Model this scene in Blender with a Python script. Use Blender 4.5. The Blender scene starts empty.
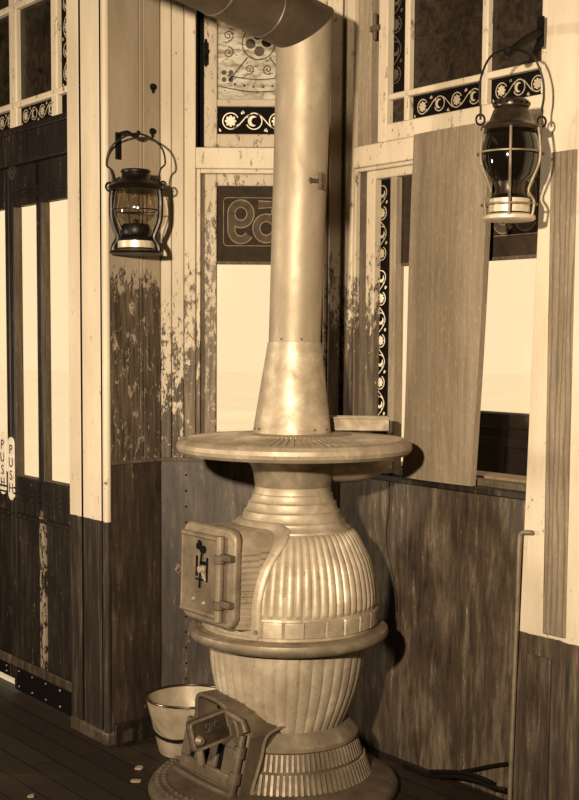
import bpy, math, random
from mathutils import Vector
random.seed(7)
sc = bpy.context.scene
COL = sc.collection
PI = math.pi
rad = math.radians

# ------------------------------------------------------------------ camera model
F = 1300.0; PIT = rad(5.0); ROLL = rad(0.4); CH = 1.3
X0 = 289.5; Y0 = 340 + F * math.tan(PIT)
cam = bpy.data.cameras.new('camera'); camo = bpy.data.objects.new('camera', cam); COL.objects.link(camo)
cam.sensor_fit = 'HORIZONTAL'; cam.sensor_width = 36.0; cam.lens = 36.0 * F / 579.0
cam.shift_y = (Y0 - 400.0) / 579.0
cam.clip_start = 0.05; cam.clip_end = 200
from mathutils import Matrix
camo.matrix_world = Matrix.Translation((0, 0, CH)) @ Matrix.Rotation(rad(90) - PIT, 4, 'X') @ Matrix.Rotation(ROLL, 4, 'Z')
sc.camera = camo

def dirv(px, py):
    x = (px - X0) / F; y = -(py - Y0) / F
    c, s = math.cos(ROLL), math.sin(ROLL)
    x, y = x * c - y * s, x * s + y * c
    cp, sp = math.cos(PIT), math.sin(PIT)
    return (x, cp + y * sp, -sp + y * cp)
def atY(px, py, Y):
    d = dirv(px, py); t = Y / d[1]; return (d[0] * t, Y, CH + d[2] * t)
def atZ(px, py, Z):
    d = dirv(px, py); t = (Z - CH) / d[2]; return (d[0] * t, d[1] * t, Z)

# ------------------------------------------------------------------ walls as local frames (s along, z up, d out into the room)
class Wall:
    def __init__(w, O, u, n): w.O, w.u, w.n = O, u, n
    def __call__(w, s, z, d=0.0):
        return (w.O[0] + w.u[0] * s + w.n[0] * d, w.O[1] + w.u[1] * s + w.n[1] * d, z)
    def at(w, px, py, d=0.0):
        v = dirv(px, py); den = v[0] * w.n[0] + v[1] * w.n[1]
        t = ((w.O[0] + w.n[0] * d) * w.n[0] + (w.O[1] + w.n[1] * d) * w.n[1]) / den
        return ((v[0] * t - w.O[0]) * w.u[0] + (v[1] * t - w.O[1]) * w.u[1], CH + v[2] * t)
BACK = Wall((-.418, 4.21), (1, 0), (0, -1))
RIGHT = Wall((.165, 4.21), (math.sin(rad(37)), -math.cos(rad(37))), (-math.cos(rad(37)), -math.sin(rad(37))))
LEFT = Wall((-.418, 4.21), (math.sin(rad(44)), math.cos(rad(44))), (math.cos(rad(44)), -math.sin(rad(44))))
POST = Wall((-.573, 4.05), RIGHT.u, RIGHT.n)

# ------------------------------------------------------------------ mesh builder
ORG = {}
class MB:
    def __init__(m): m.v = []; m.f = []
    def add(m, vs, fs):
        b = len(m.v); m.v += [tuple(p) for p in vs]; m.f += [tuple(i + b for i in f) for f in fs]; return m
    def hexa(m, p):   # 8 points: bottom ring 0-3, top ring 4-7
        return m.add(p, [(3, 2, 1, 0), (4, 5, 6, 7), (0, 1, 5, 4), (1, 2, 6, 5), (2, 3, 7, 6), (3, 0, 4, 7)])
    def wbox(m, W, s0, s1, z0, z1, d0, d1, lean=0.0):
        q = [(s0, z0, d0), (s1, z0, d0), (s1, z0, d1), (s0, z0, d1), (s0 + lean, z1, d0), (s1 + lean, z1, d0), (s1 + lean, z1, d1), (s0 + lean, z1, d1)]
        return m.hexa([W(*a) for a in q])
    def box(m, x0, x1, y0, y1, z0, z1):
        return m.hexa([(x0, y0, z0), (x1, y0, z0), (x1, y1, z0), (x0, y1, z0), (x0, y0, z1), (x1, y0, z1), (x1, y1, z1), (x0, y1, z1)])
    def tube(m, pts, r, n=10, closed=False, cap=True):
        P = [Vector(p) for p in pts]; k = len(P)
        R = r if isinstance(r, (list, tuple)) else [r] * k
        T = []
        for i in range(k):
            a = P[(i - 1) % k] if (closed or i > 0) else P[i]
            b = P[(i + 1) % k] if (closed or i < k - 1) else P[i]
            t = b - a
            T.append(t.normalized() if t.length > 1e-9 else Vector((0, 0, 1)))
        up = Vector((0, 0, 1)) if abs(T[0].z) < .9 else Vector((1, 0, 0))
        A = (up - T[0] * up.dot(T[0])).normalized()
        rings = []
        for i in range(k):
            A = (A - T[i] * A.dot(T[i])).normalized(); Bv = T[i].cross(A)
            rings.append([P[i] + (A * math.cos(2 * PI * j / n) + Bv * math.sin(2 * PI * j / n)) * R[i] for j in range(n)])
        vs = [p for rg in rings for p in rg]; fs = []
        for i in range(k if closed else k - 1):
            i2 = (i + 1) % k
            for j in range(n):
                j2 = (j + 1) % n
                fs.append((i * n + j, i * n + j2, i2 * n + j2, i2 * n + j))
        if cap and not closed:
            fs.append(tuple(reversed(range(n)))); fs.append(tuple((k - 1) * n + j for j in range(n)))
        return m.add(vs, fs)
    def lathe(m, prof, n=64, c=(0, 0, 0), disp=None, closed=False, a0=0.0, a1=None, shear=0.0, zs=0.0):
        full = a1 is None
        cnt = n if full else n + 1
        rings = []
        for (r, z) in prof:
            rg = []
            for j in range(cnt):
                a = 2 * PI * j / n if full else a0 + (a1 - a0) * j / n
                rr, zz = (r, z) if disp is None else disp(r, z, a)
                rg.append((c[0] + rr * math.cos(a) + shear * (zz - zs), c[1] + rr * math.sin(a), c[2] + zz))
            rings.append(rg)
        vs = [p for rg in rings for p in rg]; fs = []
        k = len(prof)
        for i in range(k if closed else k - 1):
            i2 = (i + 1) % k
            for j in range(n):
                j2 = (j + 1) % cnt
                fs.append((i * cnt + j, i * cnt + j2, i2 * cnt + j2, i2 * cnt + j))
        if full and not closed:
            if prof[0][0] > 1e-6: fs.append(tuple(reversed(range(cnt))))
            if prof[-1][0] > 1e-6: fs.append(tuple((k - 1) * cnt + j for j in range(cnt)))
        return m.add(vs, fs)
    def loft(m, outlines, cap=True):
        n = len(outlines[0]); vs = [p for o in outlines for p in o]; fs = []
        for i in range(len(outlines) - 1):
            for j in range(n):
                j2 = (j + 1) % n
                fs.append((i * n + j, i * n + j2, (i + 1) * n + j2, (i + 1) * n + j))
        if cap:
            fs.append(tuple(reversed(range(n)))); fs.append(tuple((len(outlines) - 1) * n + j for j in range(n)))
        return m.add(vs, fs)
    def ext(m, poly, fn, t):   # flat 2D outline (a,b) with thickness t, fn(a,b,h) -> world
        return m.loft([[fn(a, b, 0) for a, b in poly], [fn(a, b, t) for a, b in poly]])
    def ribbon(m, path, w, fn, t=.0008, closed=False):
        k = len(path); L = []; Rr = []
        ws = w if isinstance(w, (list, tuple)) else [w] * k
        for i in range(k):
            a = path[(i - 1) % k] if (closed or i > 0) else path[i]
            b = path[(i + 1) % k] if (closed or i < k - 1) else path[i]
            dx, dy = b[0] - a[0], b[1] - a[1]; l = math.hypot(dx, dy) or 1
            nx, ny = -dy / l * ws[i] / 2, dx / l * ws[i] / 2
            L.append((path[i][0] + nx, path[i][1] + ny)); Rr.append((path[i][0] - nx, path[i][1] - ny))
        vs = []
        for i in range(k):
            vs += [fn(*L[i], 0), fn(*Rr[i], 0), fn(*Rr[i], t), fn(*L[i], t)]
        fs = []
        for i in range(k if closed else k - 1):
            a = 4 * i; b = 4 * ((i + 1) % k)
            for q in range(4): fs.append((a + q, a + (q + 1) % 4, b + (q + 1) % 4, b + q))
        if not closed:
            fs += [(0, 1, 2, 3), (4 * k - 1, 4 * k - 2, 4 * k - 3, 4 * k - 4)]
        return m.add(vs, fs)
    def build(m, name, mt, parent=None, bevel=0.0, smooth=True, ang=35, org=None, segs=2):
        import bmesh
        o0 = Vector(ORG[parent]) if parent is not None else Vector(org or (0, 0, 0))
        me = bpy.data.meshes.new(name)
        me.from_pydata([tuple(Vector(p) - o0) for p in m.v], [], m.f)
        bm = bmesh.new(); bm.from_mesh(me)
        bmesh.ops.recalc_face_normals(bm, faces=bm.faces); bm.to_mesh(me); bm.free()
        me.materials.append(mt)
        if smooth:
            me.polygons.foreach_set('use_smooth', [True] * len(me.polygons))
            me.set_sharp_from_angle(angle=rad(ang))
        me.update()
        o = bpy.data.objects.new(name, me); COL.objects.link(o)
        if parent is not None: o.parent = parent
        else: o.location = o0
        ORG[o] = tuple(o0)
        if bevel > 0:
            b = o.modifiers.new('edge', 'BEVEL'); b.width = bevel; b.segments = segs; b.limit_method = 'ANGLE'; b.angle_limit = rad(40)
        return o

def empty(name, loc):
    o = bpy.data.objects.new(name, None); COL.objects.link(o); o.location = loc; o.empty_display_size = .05
    ORG[o] = tuple(loc); return o
def tag(o, label=None, cat=None, group=None, kind=None):
    if label: o['label'] = label
    if cat: o['category'] = cat
    if group: o['group'] = group
    if kind: o['kind'] = kind
    return o
def struct(o, label=None, cat=None):
    o['kind'] = 'structure'
    if label: o['label'] = label
    if cat: o['category'] = cat
    return o

# ------------------------------------------------------------------ materials
def lin(c):
    return tuple(((x / 255.0) / 12.92 if x / 255.0 <= .04045 else ((x / 255.0 + .055) / 1.055) ** 2.4) for x in c) + (1.0,)
def desat(c, f=.22):
    y = .2126 * c[0] + .7152 * c[1] + .0722 * c[2]
    return (c[0] + (y - c[0]) * f, c[1] + (y - c[1]) * f, c[2] + (y - c[2]) * f, 1.0)
def sep(v):      # sepia tone of brightness v (0..1)
    k = [(0, (5, 3, 2)), (.12, (32, 22, 14)), (.25, (68, 51, 33)), (.4, (110, 88, 58)), (.55, (150, 124, 84)), (.7, (190, 160, 112)), (.85, (226, 196, 144)), (1, (252, 224, 174))]
    for i in range(len(k) - 1):
        if v <= k[i + 1][0]:
            t = (v - k[i][0]) / (k[i + 1][0] - k[i][0]); return desat(lin(tuple(a + (b - a) * t for a, b in zip(k[i][1], k[i + 1][1]))), .28 + .26 * v)
    return desat(lin(k[-1][1]), .54)

class NT:
    def __init__(s, name):
        s.m = bpy.data.materials.new(name); s.m.use_nodes = True; s.t = s.m.node_tree; s.t.nodes.clear()
        s.out = s.t.nodes.new('ShaderNodeOutputMaterial'); s.tc = s.t.nodes.new('ShaderNodeTexCoord')
    def n(s, typ, **kw):
        nd = s.t.nodes.new('ShaderNode' + typ)
        for k, v in kw.items():
            if hasattr(nd, k) and k not in ('Scale',): setattr(nd, k, v)
        return nd
    def link(s, a, b): s.t.links.new(a, b)
    def put(s, sock, val):
        if isinstance(val, bpy.types.NodeSocket): s.link(val, sock)
        else: sock.default_value = val
    def coords(s, scale=(1, 1, 1), rot=(0, 0, 0), loc=(0, 0, 0)):
        mp = s.n('Mapping'); s.link(s.tc.outputs['Object'], mp.inputs['Vector'])
        mp.inputs['Scale'].default_value = scale; mp.inputs['Rotation'].default_value = rot; mp.inputs['Location'].default_value = loc
        return mp.outputs[0]
    def noise(s, vec, scale=5, detail=6, rough=.6, dist=0):
        nd = s.n('TexNoise'); s.link(vec, nd.inputs['Vector'])
        nd.inputs['Scale'].default_value = scale; nd.inputs['Detail'].default_value = detail; nd.inputs['Roughness'].default_value = rough; nd.inputs['Distortion'].default_value = dist
        return nd.outputs['Fac']
    def ramp(s, fac, stops):
        nd = s.n('ValToRGB'); s.link(fac, nd.inputs[0]); cr = nd.color_ramp
        while len(cr.elements) < len(stops): cr.elements.new(.5)
        for e, (p, c) in zip(cr.elements, stops): e.position = p; e.color = c
        return nd.outputs[0]
    def math(s, op, a, b=0.0, c=None):
        nd = s.n('Math', operation=op); s.put(nd.inputs[0], a); s.put(nd.inputs[1], b)
        if c is not None: s.put(nd.inputs[2], c)
        return nd.outputs[0]
    def mapr(s, v, a0, a1, b0, b1, smooth=False):
        nd = s.n('MapRange'); nd.interpolation_type = 'SMOOTHSTEP' if smooth else 'LINEAR'
        for i, q in enumerate((v, a0, a1, b0, b1)): s.put(nd.inputs[i], q)
        return nd.outputs[0]
    def mix(s, f, a, b, mode='MIX'):
        nd = s.n('Mix'); nd.data_type = 'RGBA'; nd.blend_type = mode
        s.put(nd.inputs['Factor'], f); s.put(nd.inputs[6], a); s.put(nd.inputs[7], b); return nd.outputs[2]
    def sepz(s):
        nd = s.n('SeparateXYZ'); g = s.n('NewGeometry'); s.link(g.outputs['Position'], nd.inputs[0]); return nd.outputs
    def bump(s, h, strength=.3, dist=.005):
        nd = s.n('Bump'); s.link(h, nd.inputs['Height']); nd.inputs['Strength'].default_value = strength; nd.inputs['Distance'].default_value = dist; return nd.outputs[0]
    def bsdf(s, col, rough=.6, metal=0.0, normal=None, spec=.3, **kw):
        b = s.n('BsdfPrincipled'); s.put(b.inputs['Base Color'], col); s.put(b.inputs['Roughness'], rough); s.put(b.inputs['Metallic'], metal)
        s.put(b.inputs['Specular IOR Level'], spec)
        if normal is not None: s.link(normal, b.inputs['Normal'])
        s.link(b.outputs[0], s.out.inputs[0]); return b

def m_paint(name, paint=.93, bare=(.2, .45), lo=(0.9, .75), hi=(1.9, .22), soft=.05, fleck=1.0, zpaint=None, dark=.2):
    """worn house paint over wood; the paint is mostly gone below height lo and whole above hi; zpaint = height of a second dark coat below"""
    N = NT(name)
    st = N.coords((26, 26, 2.0)); a = N.coords((1, 1, .45))
    grain = N.noise(st, 3, 5, .6)
    wood = N.ramp(grain, [(.3, sep(bare[0])), (.5, sep((bare[0] + bare[1]) / 2)), (.72, sep(bare[1]))])
    z = N.sepz()[2]
    n1 = N.noise(a, 14 * fleck, 9, .72, .4); n2 = N.noise(a, 60 * fleck, 4, .6)
    nn = N.math('ADD', N.math('MULTIPLY', n1, .75), N.math('MULTIPLY', n2, .25))
    thr = N.mapr(z, lo[0], hi[0], lo[1], hi[1])
    d = N.math('SUBTRACT', nn, thr)
    mask = N.mapr(d, -.012, .012 + soft * .3, 0, 1)
    tone = N.noise(N.coords((3, 3, .8)), 2.5, 5, .6)
    pc = N.mix(N.mapr(tone, .3, .7, 0, 1), sep(paint - .1), sep(paint))
    pc = N.mix(N.mapr(N.noise(st, 6, 3, .5), .62, .8, 0, .35), pc, sep(paint - .3))
    col = N.mix(mask, wood, pc)
    if zpaint is not None:
        wob = N.math('ADD', z, N.math('MULTIPLY', N.math('SUBTRACT', N.noise(a, 40, 2, .5), .5), .006))
        dk = N.ramp(N.noise(N.coords((14, 14, 1.2)), 3, 8, .7), [(.3, sep(dark * .45)), (.5, sep(dark)), (.62, sep(dark + .1)), (.72, sep(dark + .3))])
        col = N.mix(N.mapr(wob, zpaint - .001, zpaint + .001, 0, 1), dk, col)
    bp = N.bump(N.math('ADD', N.math('MULTIPLY', mask, .6), N.math('MULTIPLY', grain, .3)), .45, .003)
    N.bsdf(col, .62, 0, bp, .25); return N.m

def m_wain(name, lo=.12, mid=.24, hi=.4, sx=9, seed=0.0, fleck=.55):
    N = NT(name)
    st = N.coords((sx, sx, 1.6), loc=(seed, seed, seed)); big = N.coords((2.2, 2.2, 1.1), loc=(seed * 2, 0, seed))
    n1 = N.noise(st, 4, 9, .68, .5); n2 = N.noise(big, 2.2, 5, .6, .8); n3 = N.noise(N.coords((30, 30, 14)), 4, 6, .7)
    base = N.ramp(N.math('ADD', N.math('MULTIPLY', n1, .55), N.math('MULTIPLY', n2, .45)), [(.34, sep(lo)), (.5, sep(mid)), (.66, sep(hi))])
    col = N.mix(N.mapr(n3, .28, .45, .55, 0), base, sep(lo * .6))
    col = N.mix(N.mapr(N.math('MULTIPLY', n3, n1), .35, .44, 0, .75), col, sep(min(1, hi + fleck * .4)))
    N.bsdf(col, .5, 0, N.bump(n1, .35, .004), .35); return N.m

def m_board(name, lo, hi, scale=(16, 16, 1.1), wave=False, rough=.7):
    N = NT(name)
    st = N.coords(scale)
    n1 = N.noise(st, 4, 8, .65, .3); n2 = N.noise(N.coords((1.5, 1.5, .8)), 3, 4, .6); n3 = N.noise(N.coords((40, 40, 12)), 4, 5, .7)
    f = N.math('ADD', N.math('MULTIPLY', n1, .6), N.math('MULTIPLY', n2, .4))
    col = N.ramp(f, [(.3, sep(lo)), (.5, sep((lo + hi) / 2)), (.7, sep(hi))])
    col = N.mix(N.mapr(n3, .55, .75, 0, .4), col, sep(min(1, hi + .2)))
    if wave:
        wv = N.n('TexWave'); N.link(N.coords((2.2, 2.2, .25)), wv.inputs['Vector']); wv.inputs['Scale'].default_value = 14; wv.inputs['Distortion'].default_value = 9; wv.inputs['Detail'].default_value = 3; wv.inputs['Detail Scale'].default_value = .6
        col = N.mix(N.mapr(wv.outputs['Fac'], .0, .35, .6, 0), col, sep(lo * .75))
    N.bsdf(col, rough, 0, N.bump(n1, .3, .003), .25); return N.m

def m_metal(name, lo, hi, rough=.45, metal=.5, scale=8, bump=.15, speck=.0, spec=.4, stretch=(1, 1, 1)):
    N = NT(name)
    a = N.coords(stretch)
    n1 = N.noise(a, scale, 8, .65, .3); n2 = N.noise(a, scale * 7, 5, .7)
    col = N.ramp(n1, [(.3, sep(lo)), (.55, sep((lo + hi) / 2)), (.72, sep(hi))])
    if speck: col = N.mix(N.mapr(n2, .58, .72, 0, speck), col, sep(lo * .4))
    rg = N.mapr(n1, .3, .7, rough + .12, rough - .08)
    N.bsdf(col, rg, metal, N.bump(N.math('ADD', N.math('MULTIPLY', n1, .4), N.math('MULTIPLY', n2, .6)), bump, .002), spec); return N.m

def m_plain(name, v, rough=.6, metal=0.0, spec=.3):
    N = NT(name); n1 = N.noise(N.coords(), 30, 4, .6)
    N.bsdf(N.ramp(n1, [(.3, sep(v * .85)), (.7, sep(min(1, v * 1.1)))]), rough, metal, None, spec); return N.m

def m_glass(name, tint=.97, gloss=.06):
    N = NT(name)
    tr = N.n('BsdfTransparent'); tr.inputs[0].default_value = (tint, tint * .985, tint * .96, 1)
    gl = N.n('BsdfGlossy'); gl.inputs['Roughness'].default_value = .04; gl.inputs[0].default_value = (1, .93, .8, 1)
    mx = N.n('MixShader'); mx.inputs[0].default_value = gloss
    N.link(tr.outputs[0], mx.inputs[1]); N.link(gl.outputs[0], mx.inputs[2]); N.link(mx.outputs[0], N.out.inputs[0]); return N.m

def m_darkglass(name, lo=.06, hi=.14, scale=18):
    N = NT(name); n1 = N.noise(N.coords(), scale, 5, .65, 1.2); vo = N.n('TexVoronoi'); N.link(N.coords(), vo.inputs['Vector']); vo.inputs['Scale'].default_value = 60
    col = N.ramp(n1, [(.35, sep(lo)), (.65, sep(hi))])
    N.bsdf(col, .3, 0, N.bump(vo.outputs['Distance'], .35, .002), .35); return N.m

def m_etched(name):
    N = NT(name); n1 = N.noise(N.coords((1, 1, 3)), 30, 5, .6, .5)
    col = N.ramp(n1, [(.36, (.42, .36, .28, 1)), (.5, (.72, .68, .6, 1)), (.7, (.9, .87, .8, 1))])
    d = N.n('BsdfDiffuse'); t = N.n('BsdfTranslucent'); N.link(col, d.inputs[0]); N.link(col, t.inputs[0])
    mx = N.n('MixShader'); mx.inputs[0].default_value = .72; N.link(d.outputs[0], mx.inputs[1]); N.link(t.outputs[0], mx.inputs[2]); N.link(mx.outputs[0], N.out.inputs[0]); return N.m

def m_floor(name):
    N = NT(name)
    co = N.coords((1, 1, 1), rot=(0, 0, rad(53)))
    br = N.n('TexBrick'); N.link(co, br.inputs['Vector'])
    br.inputs['Scale'].default_value = 1.0; br.inputs['Brick Width'].default_value = 2.6; br.inputs['Row Height'].default_value = .085
    br.inputs['Mortar Size'].default_value = .0035; br.inputs['Color1'].default_value = sep(.15); br.inputs['Color2'].default_value = sep(.2); br.inputs['Mortar'].default_value = sep(.07)
    br.offset = .37
    st = N.coords((2, 16, 1), rot=(0, 0, rad(53)))
    n1 = N.noise(st, 3, 7, .65); n2 = N.noise(N.coords(), 3, 6, .65)
    col = N.mix(N.mapr(n1, .3, .7, .5, 0), br.outputs['Color'], sep(.12))
    col = N.mix(N.mapr(n2, .55, .75, 0, .4), col, sep(.33))
    N.bsdf(col, .6, 0, N.bump(N.math('ADD', N.math('MULTIPLY', br.outputs['Fac'], -1.0), N.math('MULTIPLY', n1, .3)), .4, .004), .25); return N.m

def m_ground(name):
    N = NT(name); N.bsdf(N.ramp(N.noise(N.coords(), .6, 5, .6), [(.3, (.93, .92, .9, 1)), (.7, (.99, .98, .96, 1))]), .9, 0, None, .1); return N.m
M = dict(
    paint=m_paint('cream_paint', .82, (.22, .5), (-1, .30), (3, .27)),
    post=m_paint('cream_paint_over_dark', .82, (.25, .5), (.3, .40), (2.4, .34), fleck=3, zpaint=.725, dark=.17),
    postr=m_paint('cream_paint_right', .83, (.3, .55), (.3, .38), (2, .33), fleck=3, zpaint=.505, dark=.27),
    boards=m_paint('peeling_boards', .62, (.16, .4), (1.42, .562), (1.585, .36), fleck=3),
    boards2=m_paint('peeling_bay_boards', .76, (.16, .42), (1.0, .55), (1.62, .36), fleck=3),
    casing=m_paint('flaking_casing', .8, (.25, .5), (1.0, .60), (1.65, .38), fleck=3),
    sash=m_paint('worn_sash_paint', .74, (.32, .55), (1.0, .56), (2.0, .42), fleck=4),
    casing2=m_paint('stripped_casing', .76, (.22, .46), (1.2, .62), (1.62, .39), fleck=3),
    doorworn=m_paint('worn_door_stile', .58, (.08, .2), (.1, .46), (.68, .5), fleck=3),
    rail=m_paint('flaked_rail_paint', .81, (.35, .6), (.9, .40), (2.1, .40), fleck=3),
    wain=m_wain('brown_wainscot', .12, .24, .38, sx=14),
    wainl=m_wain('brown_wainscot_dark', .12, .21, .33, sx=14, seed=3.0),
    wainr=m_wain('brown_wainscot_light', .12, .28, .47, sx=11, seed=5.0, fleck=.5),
    door=m_wain('dark_door_wood', .05, .11, .21, sx=16, seed=1.0, fleck=.9),
    darkframe=m_board('brown_frame_wood', .2, .42),
    stile=m_board('brown_stile', .42, .62),
    board=m_board('grey_board', .40, .56, scale=(22, 22, 1.0)),
    grain=m_board('grained_board', .38, .56, scale=(9, 9, 1.2), wave=True),
    floor=m_floor('dark_floorboards'),
    iron=m_metal('silvered_iron', .5, .82, .48, .35, 9, .25, .45),
    ironb=m_metal('silvered_iron_ribs', .52, .86, .48, .3, 8, .28, .5),
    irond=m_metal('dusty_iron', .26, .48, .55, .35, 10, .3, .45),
    ironm=m_metal('grey_iron', .38, .66, .48, .4, 11, .3, .5),
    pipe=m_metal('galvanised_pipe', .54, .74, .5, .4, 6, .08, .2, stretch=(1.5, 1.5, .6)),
    pipet=m_metal('galvanised_cone', .54, .82, .5, .4, 16, .12, .1),
    pail=m_metal('enamel_pail', .48, .8, .45, .2, 9, .1, .3),
    black=m_metal('black_iron', .02, .07, .65, .1, 12, .2, spec=.12),
    lamp=m_metal('blackened_tin', .06, .2, .38, .6, 14, .12),
    lampg=m_metal('grey_tin', .12, .4, .28, .6, 14, .12),
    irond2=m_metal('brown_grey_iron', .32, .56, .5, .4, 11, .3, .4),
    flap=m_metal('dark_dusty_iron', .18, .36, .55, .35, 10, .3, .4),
    brass=m_metal('pale_band', .7, .95, .4, .4, 20, .1, .2),
    void=m_plain('gap_shade_black', .03, .9, 0, .1),  # near-black colour standing in for shade in gaps, slots and openings
    scroll=m_plain('backlit_scroll_tone', .95, .6),  # light through the glass pattern, put into a bright scroll colour
    scrolld=m_plain('unlit_scroll_tone', .66, .6),  # same scrollwork in a dimmer colour, where no daylight comes through
    etchline=m_plain('brown_etched_line', .3, .7),
    signfill=m_plain('grey_glass_lettering', .30, .8, 0, .05),
    signline=m_plain('pale_glass_outline', .48, .8, 0, .05),
    white=m_plain('white_enamel', .96, .35, 0, .5),
    ink=m_plain('dark_ink', .08, .5),
    paper=m_plain('scrap_paper', .55, .8),
    cable=m_plain('black_cable', .07, .5),
    wire=m_plain('dull_wire', .14, .5, .4),
    glass=m_glass('window_glass', .98, .012),
    globe=m_glass('lantern_glass', .94, .10),
    globed=m_plain('dark_globe_glass', .05, .06, 0, .8),
    dglass=m_darkglass('dark_figured_glass', .07, .2),
    dglass2=m_darkglass('brown_figured_glass', .10, .22, 30),
    signglass=m_plain('dark_sign_glass', .2, .7, 0, .05),
    blackglass=m_plain('black_painted_glass', .05, .7, 0, .05),
    etched=m_etched('etched_glass'),
    ground=m_ground('pale_ground'),
    bench=m_board('dark_bench_wood', .07, .14),
    plaster=m_plain('plaster', .38, .9),
)

# ------------------------------------------------------------------ ornament helpers
def circle(cx, cy, r, a0=0, a1=360, n=22):
    return [(cx + r * math.cos(rad(a0 + (a1 - a0) * i / n)), cy + r * math.sin(rad(a0 + (a1 - a0) * i / n))) for i in range(n + 1)]
def daisy(m, cx, cy, r, fn, t=.0008):
    pts = []
    for i in range(64):
        a = 2 * PI * i / 64; pts.append((cx + r * (.62 + .38 * abs(math.cos(4 * a)) ** .6) * math.cos(a), cy + r * (.62 + .38 * abs(math.cos(4 * a)) ** .6) * math.sin(a)))
    m.ext(pts, fn, t)
def drop(m, x, y, l, w, ang, fn, t=.0008):
    pts = []
    c, s = math.cos(rad(ang)), math.sin(rad(ang))
    for i in range(14):
        q = 2 * PI * i / 14; a = math.cos(q) * l / 2; b = math.sin(q) * w / 2 * (1 - .5 * math.cos(q))
        pts.append((x + a * c - b * s, y + a * s + b * c))
    m.ext(pts, fn, t)
def scroll(m, L, h, fn, vertical=False, start=0):
    """vine of loops with daisies and curled leaves, along a from 0..L, across b 0..h"""
    f = (lambda a, b, t: fn(b, a, t)) if vertical else fn
    p = h * 1.08; k = max(1, int(round(L / p))); p = L / k; r = h * .34; w = h * .045
    for i in range(k):
        cx = (i + .5) * p; up = (i + start) % 2 == 0
        m.ribbon(circle(cx, h * .5, r, 25 if up else 205, 335 if up else 515), w, f)
        # connecting stem
        if i < k - 1:
            y0, y1 = (.2, .8) if up else (.8, .2)
            m.ribbon([(cx + p * (.1 + .8 * q / 8), h * (y0 + (y1 - y0) * (.5 - .5 * math.cos(PI * q / 8)))) for q in range(9)], w, f)
        if up: daisy(m, cx, h * .5, r * .72, f)
        else:
            cr = circle(cx, h * .5, r * .55, 60, 290, 16); m.ribbon(cr, [h * .02 + h * .13 * math.sin(PI * q / 16) for q in range(17)], f)
        drop(m, cx + p * .5, h * (.86 if up else .14), h * .16, h * .09, 60, f)
        drop(m, cx - p * .46, h * (.12 if up else .88), h * .15, h * .08, 110, f)
def spiral(cx, cy, r0, r1, a0, turns, n=30):
    return [(cx + (r0 + (r1 - r0) * i / n) * math.cos(rad(a0) + 2 * PI * turns * i / n), cy + (r0 + (r1 - r0) * i / n) * math.sin(rad(a0) + 2 * PI * turns * i / n)) for i in range(n + 1)]
def sub(fn, a0, b0, d=0.0):
    return lambda a, b, t: fn(a0 + a, b0 + b, d + t)
def rrect(a0, a1, b0, b1, r, n=5):
    P = []
    for cx, cy, s in ((a1 - r, b1 - r, 0), (a0 + r, b1 - r, 90), (a0 + r, b0 + r, 180), (a1 - r, b0 + r, 270)):
        for i in range(n + 1):
            q = rad(s + 90 * i / n); P.append((cx + r * math.cos(q), cy + r * math.sin(q)))
    return P
def smoothpath(pts, sub_=6):
    P = [Vector(p) for p in pts]; out = []
    for i in range(len(P) - 1):
        p0 = P[max(i - 1, 0)]; p1 = P[i]; p2 = P[i + 1]; p3 = P[min(i + 2, len(P) - 1)]
        for q in range(sub_):
            t = q / sub_
            out.append(.5 * ((2 * p1) + (p2 - p0) * t + (2 * p0 - 5 * p1 + 4 * p2 - p3) * t * t + (3 * p1 - p0 - 3 * p2 + p3) * t ** 3))
    out.append(P[-1]); return [tuple(v) for v in out]
def text_obj(body, size, mt, name, parent, fn, depth=.001, align='CENTER', squash=1.0):
    """raised lettering: text made into a mesh whose flat (a,b) is mapped by fn"""
    cu = bpy.data.curves.new(name, 'FONT'); cu.body = body; cu.size = size; cu.align_x = align; cu.align_y = 'CENTER'; cu.extrude = depth / 2
    tmp = bpy.data.objects.new(name, cu); COL.objects.link(tmp)
    dg = bpy.context.evaluated_depsgraph_get(); me = bpy.data.meshes.new_from_object(tmp.evaluated_get(dg))
    vs = [fn(v.co.x * squash, v.co.y, v.co.z + depth / 2) for v in me.vertices]; fs = [tuple(p.vertices) for p in me.polygons]
    bpy.data.objects.remove(tmp); bpy.data.meshes.remove(me)
    m = MB(); m.add(vs, fs); return m.build(name, mt, parent, smooth=False)

# ================================================================== THE ROOM SHELL
far = 3.2
endD = POST(-far, 0); endR = RIGHT(3.0, 0)
outline = [(-3.2, -1.8), (endR[0], -1.8), (endR[0], endR[1]), (.165, 4.21), (-.418, 4.21), (-.573, 4.05), (endD[0], endD[1]), (-3.2, endD[1])]
m = MB(); m.loft([[(x, y, -.1) for x, y in outline], [(x, y, 0) for x, y in outline]])
# floor runs on under the doorway
p = [POST(-far, 0, -.09)[:2], POST(-.2, 0, -.09)[:2], POST(-.2, 0, .0)[:2], POST(-far, 0, 0)[:2]]
m.loft([[(x, y, -.1) for x, y in p], [(x, y, 0) for x, y in p]])
struct(m.build('floor', M['floor'], smooth=False), 'dark worn floorboards', 'floor')
m = MB(); m.loft([[(x, y, 2.95) for x, y in outline], [(x, y, 3.05) for x, y in outline]])
struct(m.build('ceiling', M['plaster'], smooth=False), 'plain plaster ceiling', 'ceiling')
m = MB(); m.box(-3.3, endR[0] + .1, -1.9, -1.8, 0, 3.0); struct(m.build('wall_rear', M['plaster'], smooth=False), 'plain wall behind the viewer', 'wall')
m = MB(); m.box(-3.3, -3.2, -1.8, endD[1] + .1, 0, 3.0); struct(m.build('wall_far_left', M['plaster'], smooth=False), 'plain side wall', 'wall')
m = MB(); m.box(-3.3, endD[0] + .05, endD[1], endD[1] + .1, 0, 3.0); struct(m.build('wall_alcove', M['plaster'], smooth=False), 'short plain wall by the doors', 'wall')
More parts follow.
